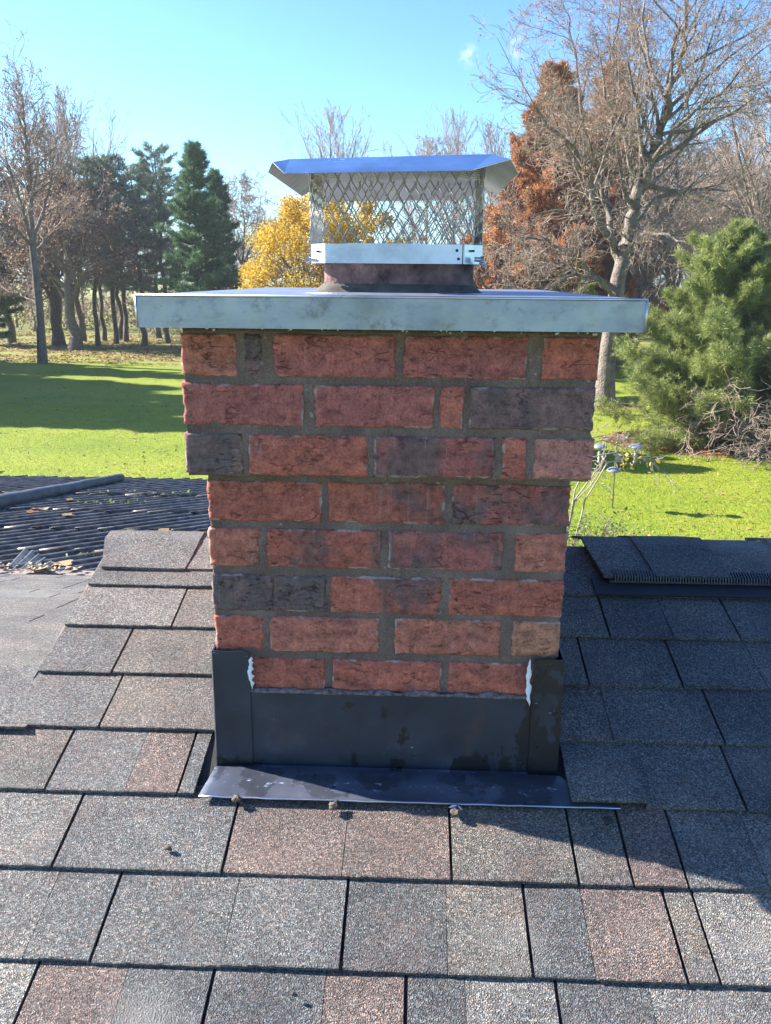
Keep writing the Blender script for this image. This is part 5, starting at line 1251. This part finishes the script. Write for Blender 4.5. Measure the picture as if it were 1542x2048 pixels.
# unseen low evergreens, added behind the chimney to cast the shade by the feeder
hs = conifer('added_evergreen', (1.3, 24.4, LZ), 3.3, 1.3, .03, M['needle'], 'unseen low evergreen added behind the chimney to shade the lawn by the feeder', 'unseen low evergreens added for their shade', 141, 4, 0, .3, .08, dense, .08, .3, 7, 0, k=8)
for (x, y, s_) in ((-.6, 25.2, 1.05), (3.2, 24.1, .9), (2.2, 25.6, .95)): dup(hs, (x, y, LZ), None, x, s_)

# ================================================================== THINGS ON THE LAWN
fb = on_lawn(1225, 1021); FY = fb[1]
fp = empty('feeder_pole', fb, 'slim metal feeder pole with hook arms and dome baffle on the lawn', 'feeder pole')
q = lambda x, y, dy=0.: at(x, y, FY + dy)
b = MB(); b.tube([fb - np.array([0, 0, .1]), q(1228, 960), q(1232, 900), q(1237, 868)], .016, 8); b.build('pole', M['pole'], fp, True)
for s_, px in ((-1, 1200), (1, 1272)):
    b = MB(); pts = [q(1236, 905), q(1236 + 3 * s_, 888), q(1236 + 10 * s_, 880), q((1236 + px) / 2 + 6 * s_, 877), q(px - 2 * s_, 879), q(px, 883)]; b.tube(pts, .006, 6); b.build('hook_arm', M['pole'], fp, True)
dome = [(.002, .062), (.05, .058), (.10, .042), (.14, .016), (.158, -.012), (.156, -.02), (.13, -.012), (.004, .03)]
b = MB(); c = q(1228, 940); b.lathe([(r * 1.05, z * 1.15) for r, z in dome], c, 24); b.build('baffle', M['baffle'], fp, True)
for (px, lb) in ((1200, 'hanging bird feeder with a grey dome on the left arm of the pole'), (1272, 'hanging bird feeder with a grey dome on the right arm of the pole')):
    c = q(px, 893); rt = empty('bird_feeder', c, lb, 'bird feeder', 'dome topped bird feeders'); b = MB(); b.lathe(dome, c, 24); b.build('dome', M['baffle'], rt, True)
    b = MB(); b.lathe([(.03, -.36), (.045, -.35), (.045, -.34), (.028, -.33), (.028, -.04), (.01, -.02)], c, 12); b.build('seed_tube', M['feeder_tube'], rt, True)
    b = MB(); b.tube([c + np.array([0, 0, .055]), q(px, 882)], .003, 5); b.build('hanger', M['pole'], rt)
c = q(1236, 912); rt = empty('bird_feeder', c, 'small dark lantern shaped bird feeder at the middle of the pole', 'bird feeder'); b = MB()
b.lathe([(.02, .06), (.11, .03), (.11, .02), (.06, .015), (.06, -.10), (.08, -.11), (.08, -.125), (.01, -.13)], c, 8); b.build('feeder_body', M['twig_pale'], rt)
b = MB(); b.lathe([(.055, -.12), (.055, -.28), (.03, -.29)], c, 10); b.build('feeder_cage', M['bark_dark'], rt)
# bare shrub with last yellow leaves in front of the feeder
PV = dict(gnarl=.17, up=[-.045, -.07, -.02], kids=[5, 3, 0], ratio=.5, ang=.6, seg=[9, 6, 4], rtip=.0045, start=.45, rr=.6)
sb_ = at(1120, 1100, 14.5); sb_[2] = LZ
vs = empty('arching_shrub', sb_, 'arching bare shrub with a few yellow leaves reaching past the chimney to the feeder', 'shrub'); S = Segs(); g = random.Random(15); a_ = lambda x, y, dy=0.: tuple(at(x, y, 14.5 + dy))
for pts in ([(1130, 1080), (1140, 960), (1172, 890), (1205, 880), (1240, 892), (1258, 905)], [(1130, 1080), (1150, 980), (1180, 915), (1230, 905), (1272, 915), (1298, 918)], [(1120, 1080), (1150, 1000), (1178, 960), (1200, 935), (1208, 905)],
            [(1120, 1080), (1148, 1005), (1180, 972), (1196, 948)], [(1140, 1080), (1170, 1000), (1215, 925), (1262, 912), (1300, 920), (1328, 943)], [(1110, 1080), (1140, 940), (1165, 880), (1200, 872), (1232, 880)]):
    P3 = [a_(x, y, .1 * i) for i, (x, y) in enumerate(pts)]; P3[0] = (P3[0][0], P3[0][1], LZ); limb(S, g, P3, .018, .006, PV, 5, .5, 1, .5)
S.build('stems', M['twig_pale'], vs, 5)
lp_ = [a_(x + g.gauss(0, 5), y + g.gauss(0, 4)) for x, y in ((1250, 915), (1254, 922), (1262, 912), (1256, 928), (1250, 932), (1268, 908), (1245, 938), (1300, 920), (1285, 918), (1258, 935), (1254, 908), (1270, 915), (1243, 930)) for _ in range(2)]
V, Fc = leafquads(lp_, .042, rg, 0, .7); fastmesh('yellow_leaves', V, Fc, M['yellow'], vs)
PG = dict(gnarl=.2, up=[.03, .0, .0], kids=[7, 5, 0], ratio=.5, ang=.7, seg=[5, 4, 3], rtip=.004, start=.1, rr=.6)
for i, (px, Y, L, lb) in enumerate(((1168, 12.5, 1.1, 'leafy green shrub just behind the roof, against the chimney side'), (1205, 13.2, .95, 'sparse green shrub behind the roof, left of the ridge vent'), (1246, 13.6, 1.0, 'thin yellowing shrub stem rising just behind the ridge vent'))):
    P0 = at(px, 1075, Y); P0[2] -= .95 + .1 * i; zb = P0.copy()
    root = empty('green_shrub', (P0[0], P0[1], LZ), lb, 'shrub'); S = Segs(); gg = random.Random(150 + i)
    for k in range(9 if i < 2 else 4):
        top = P0 + np.array([gg.gauss(0, .12), gg.gauss(0, .12), 0]); S.add((P0[0] + gg.gauss(0, .05), P0[1], LZ), tuple(top), .013, .010); grow(S, gg, tuple(top), nrm((gg.gauss(0, .35), gg.gauss(0, .35), 1)), L * gg.uniform(.7, 1.1), .009, 0, PG)
    S.build('stems', M['twig'], root, 3); tp = np.array(S.tips); tp = np.repeat(tp, 3 if i < 2 else 1, 0); tp = tp + rg.normal(size=tp.shape) * .05; V, Fc = leafquads(tp, .032, rg); fastmesh('leaves', V, Fc, M['shrub_leaf'], root)
# grass blades on the nearer lawn, leaf litter, pine straw
def blades(n, X0, X1, Y0, Y1, pw=1.):
    Y = Y0 + (Y1 - Y0) * rg.uniform(0, 1, n) ** pw; X = rg.uniform(X0, X1, n) * (Y / Y1) ; d = np.tile([[0, 0, 1.]], (n, 1))
    z = np.array([LZ + .10 * noise.noise(Vector((x * .06, y * .06, 0))) * (y > 10) for x, y in zip(X, Y)])
    return np.stack([X, Y, z - .01], 1), d
Pa, Da = blades(60000, 3.2, 15, 14, 27, .8); Pb, Db = blades(60000, -21, -4.5, 15.5, 34, .8)
V, Fc = tri_needles(np.concatenate([Pa, Pb]), np.concatenate([Da, Db]), .05, .018, 1, .45, rg); o = fastmesh('grass', V, Fc, M['blade']); tag(o, 'short bright green grass of the lawn', None, None, 'stuff')
def litter(n, fx, fY, mask=None, flat=.8, size=.075, mat='litter', name='leaf_litter', lb=''):
    px = rg.uniform(*fx, n); Y = rg.uniform(*fY, n); X = np.array([at(a, 700, 1.)[0] for a in px]) * Y
    z = np.array([LZ + .10 * noise.noise(Vector((x * .06, y * .06, 0))) for x, y in zip(X, Y)]) + .03
    P = np.stack([X, Y, z], 1)
    if mask is not None: P = P[mask(P)]
    V, Fc = leafquads(P, size, rg, flat); o = fastmesh(name, V, Fc, M[mat]); tag(o, lb, None, None, 'stuff')
litter(15000, (-60, 420), (50, 78), lambda P: np.array([noise.noise(Vector((p[0] * .35, p[1] * .5, 1))) > -.18 for p in P]), .8, .09, 'litter', 'leaf_litter', 'tan fallen leaves spread under the trees at the left')
litter(4500, (-60, 1600), (15, 50), None, .8, .045, 'litter', 'scattered_leaves', 'few fallen leaves scattered over the green lawn')
def sm_(P):
    c = on_lawn(1432, 884); return ((P[:, 0] - c[0]) / 3.7) ** 2 + ((P[:, 1] - c[1] + .2) / 2.5) ** 2 < rg.uniform(.5, 1.1, len(P))
litter(42000, (1180, 1640), (24, 31), sm_, .85, .05, 'straw', 'pine_straw', 'orange pine straw under the light green pine')
def sm2(P):
    c = on_lawn(1210, 812); return ((P[:, 0] - c[0]) / 2.2) ** 2 + ((P[:, 1] - c[1]) / 1.3) ** 2 < rg.uniform(.3, 1.1, len(P))
litter(9000, (1150, 1320), (33, 38), sm2, .85, .05, 'litter', 'fallen_leaves', 'pinkish fallen leaves round the foot of the huge bare tree')
# small debris on the shingles
for (px, py, s_, lb, col) in ((329, 1697, .006, 'small tan seed husk lying on the sunlit shingles below the chimney', 'nail'), (583, 1990, .004, 'tiny dark twig crumb near the bottom of the photo', 'bark_dark')):
    P = roofp(px, py, .0155); b = MB(); b.tube([P + RN * .002, P + RN * .003 + np.array([s_, 0, 0]), P + RN * .001 + np.array([2 * s_, 0, 0]) - RS * s_ * .6], [s_ * .5, s_ * .75, s_ * .3], 6); o = b.build('debris_bit', M[col], None, True); tag(o, lb, 'debris')

# thin autumn haze: pale air that lightens the far trees
hb = MB(); hb.box(-505, 505, -305, 905, LZ - 1, 30); h = hb.build('haze', None); hm = bpy.data.materials.new('thin_haze'); hm.use_nodes = True; hm.node_tree.nodes.clear()
v = hm.node_tree.nodes.new('ShaderNodeVolumePrincipled'); v.inputs['Density'].default_value = .0005; v.inputs['Color'].default_value = (.85, .9, 1, 1); v.inputs['Anisotropy'].default_value = .3
oo = hm.node_tree.nodes.new('ShaderNodeOutputMaterial'); hm.node_tree.links.new(v.outputs[0], oo.inputs['Volume']); h.data.materials.append(hm); tag(h, 'thin bluish haze over the lawn and far trees', None, None, 'stuff')
print('segments', sum(NSEG), 'polys', sum(len(o.data.polygons) for o in bpy.data.objects if o.type == 'MESH'), 'unique', sum(len(m.polygons) for m in bpy.data.meshes), 'top', max((o.matrix_world @ Vector(c))[2] for o in bpy.data.objects if o.type == 'MESH' and o.name != 'haze' for c in o.bound_box))
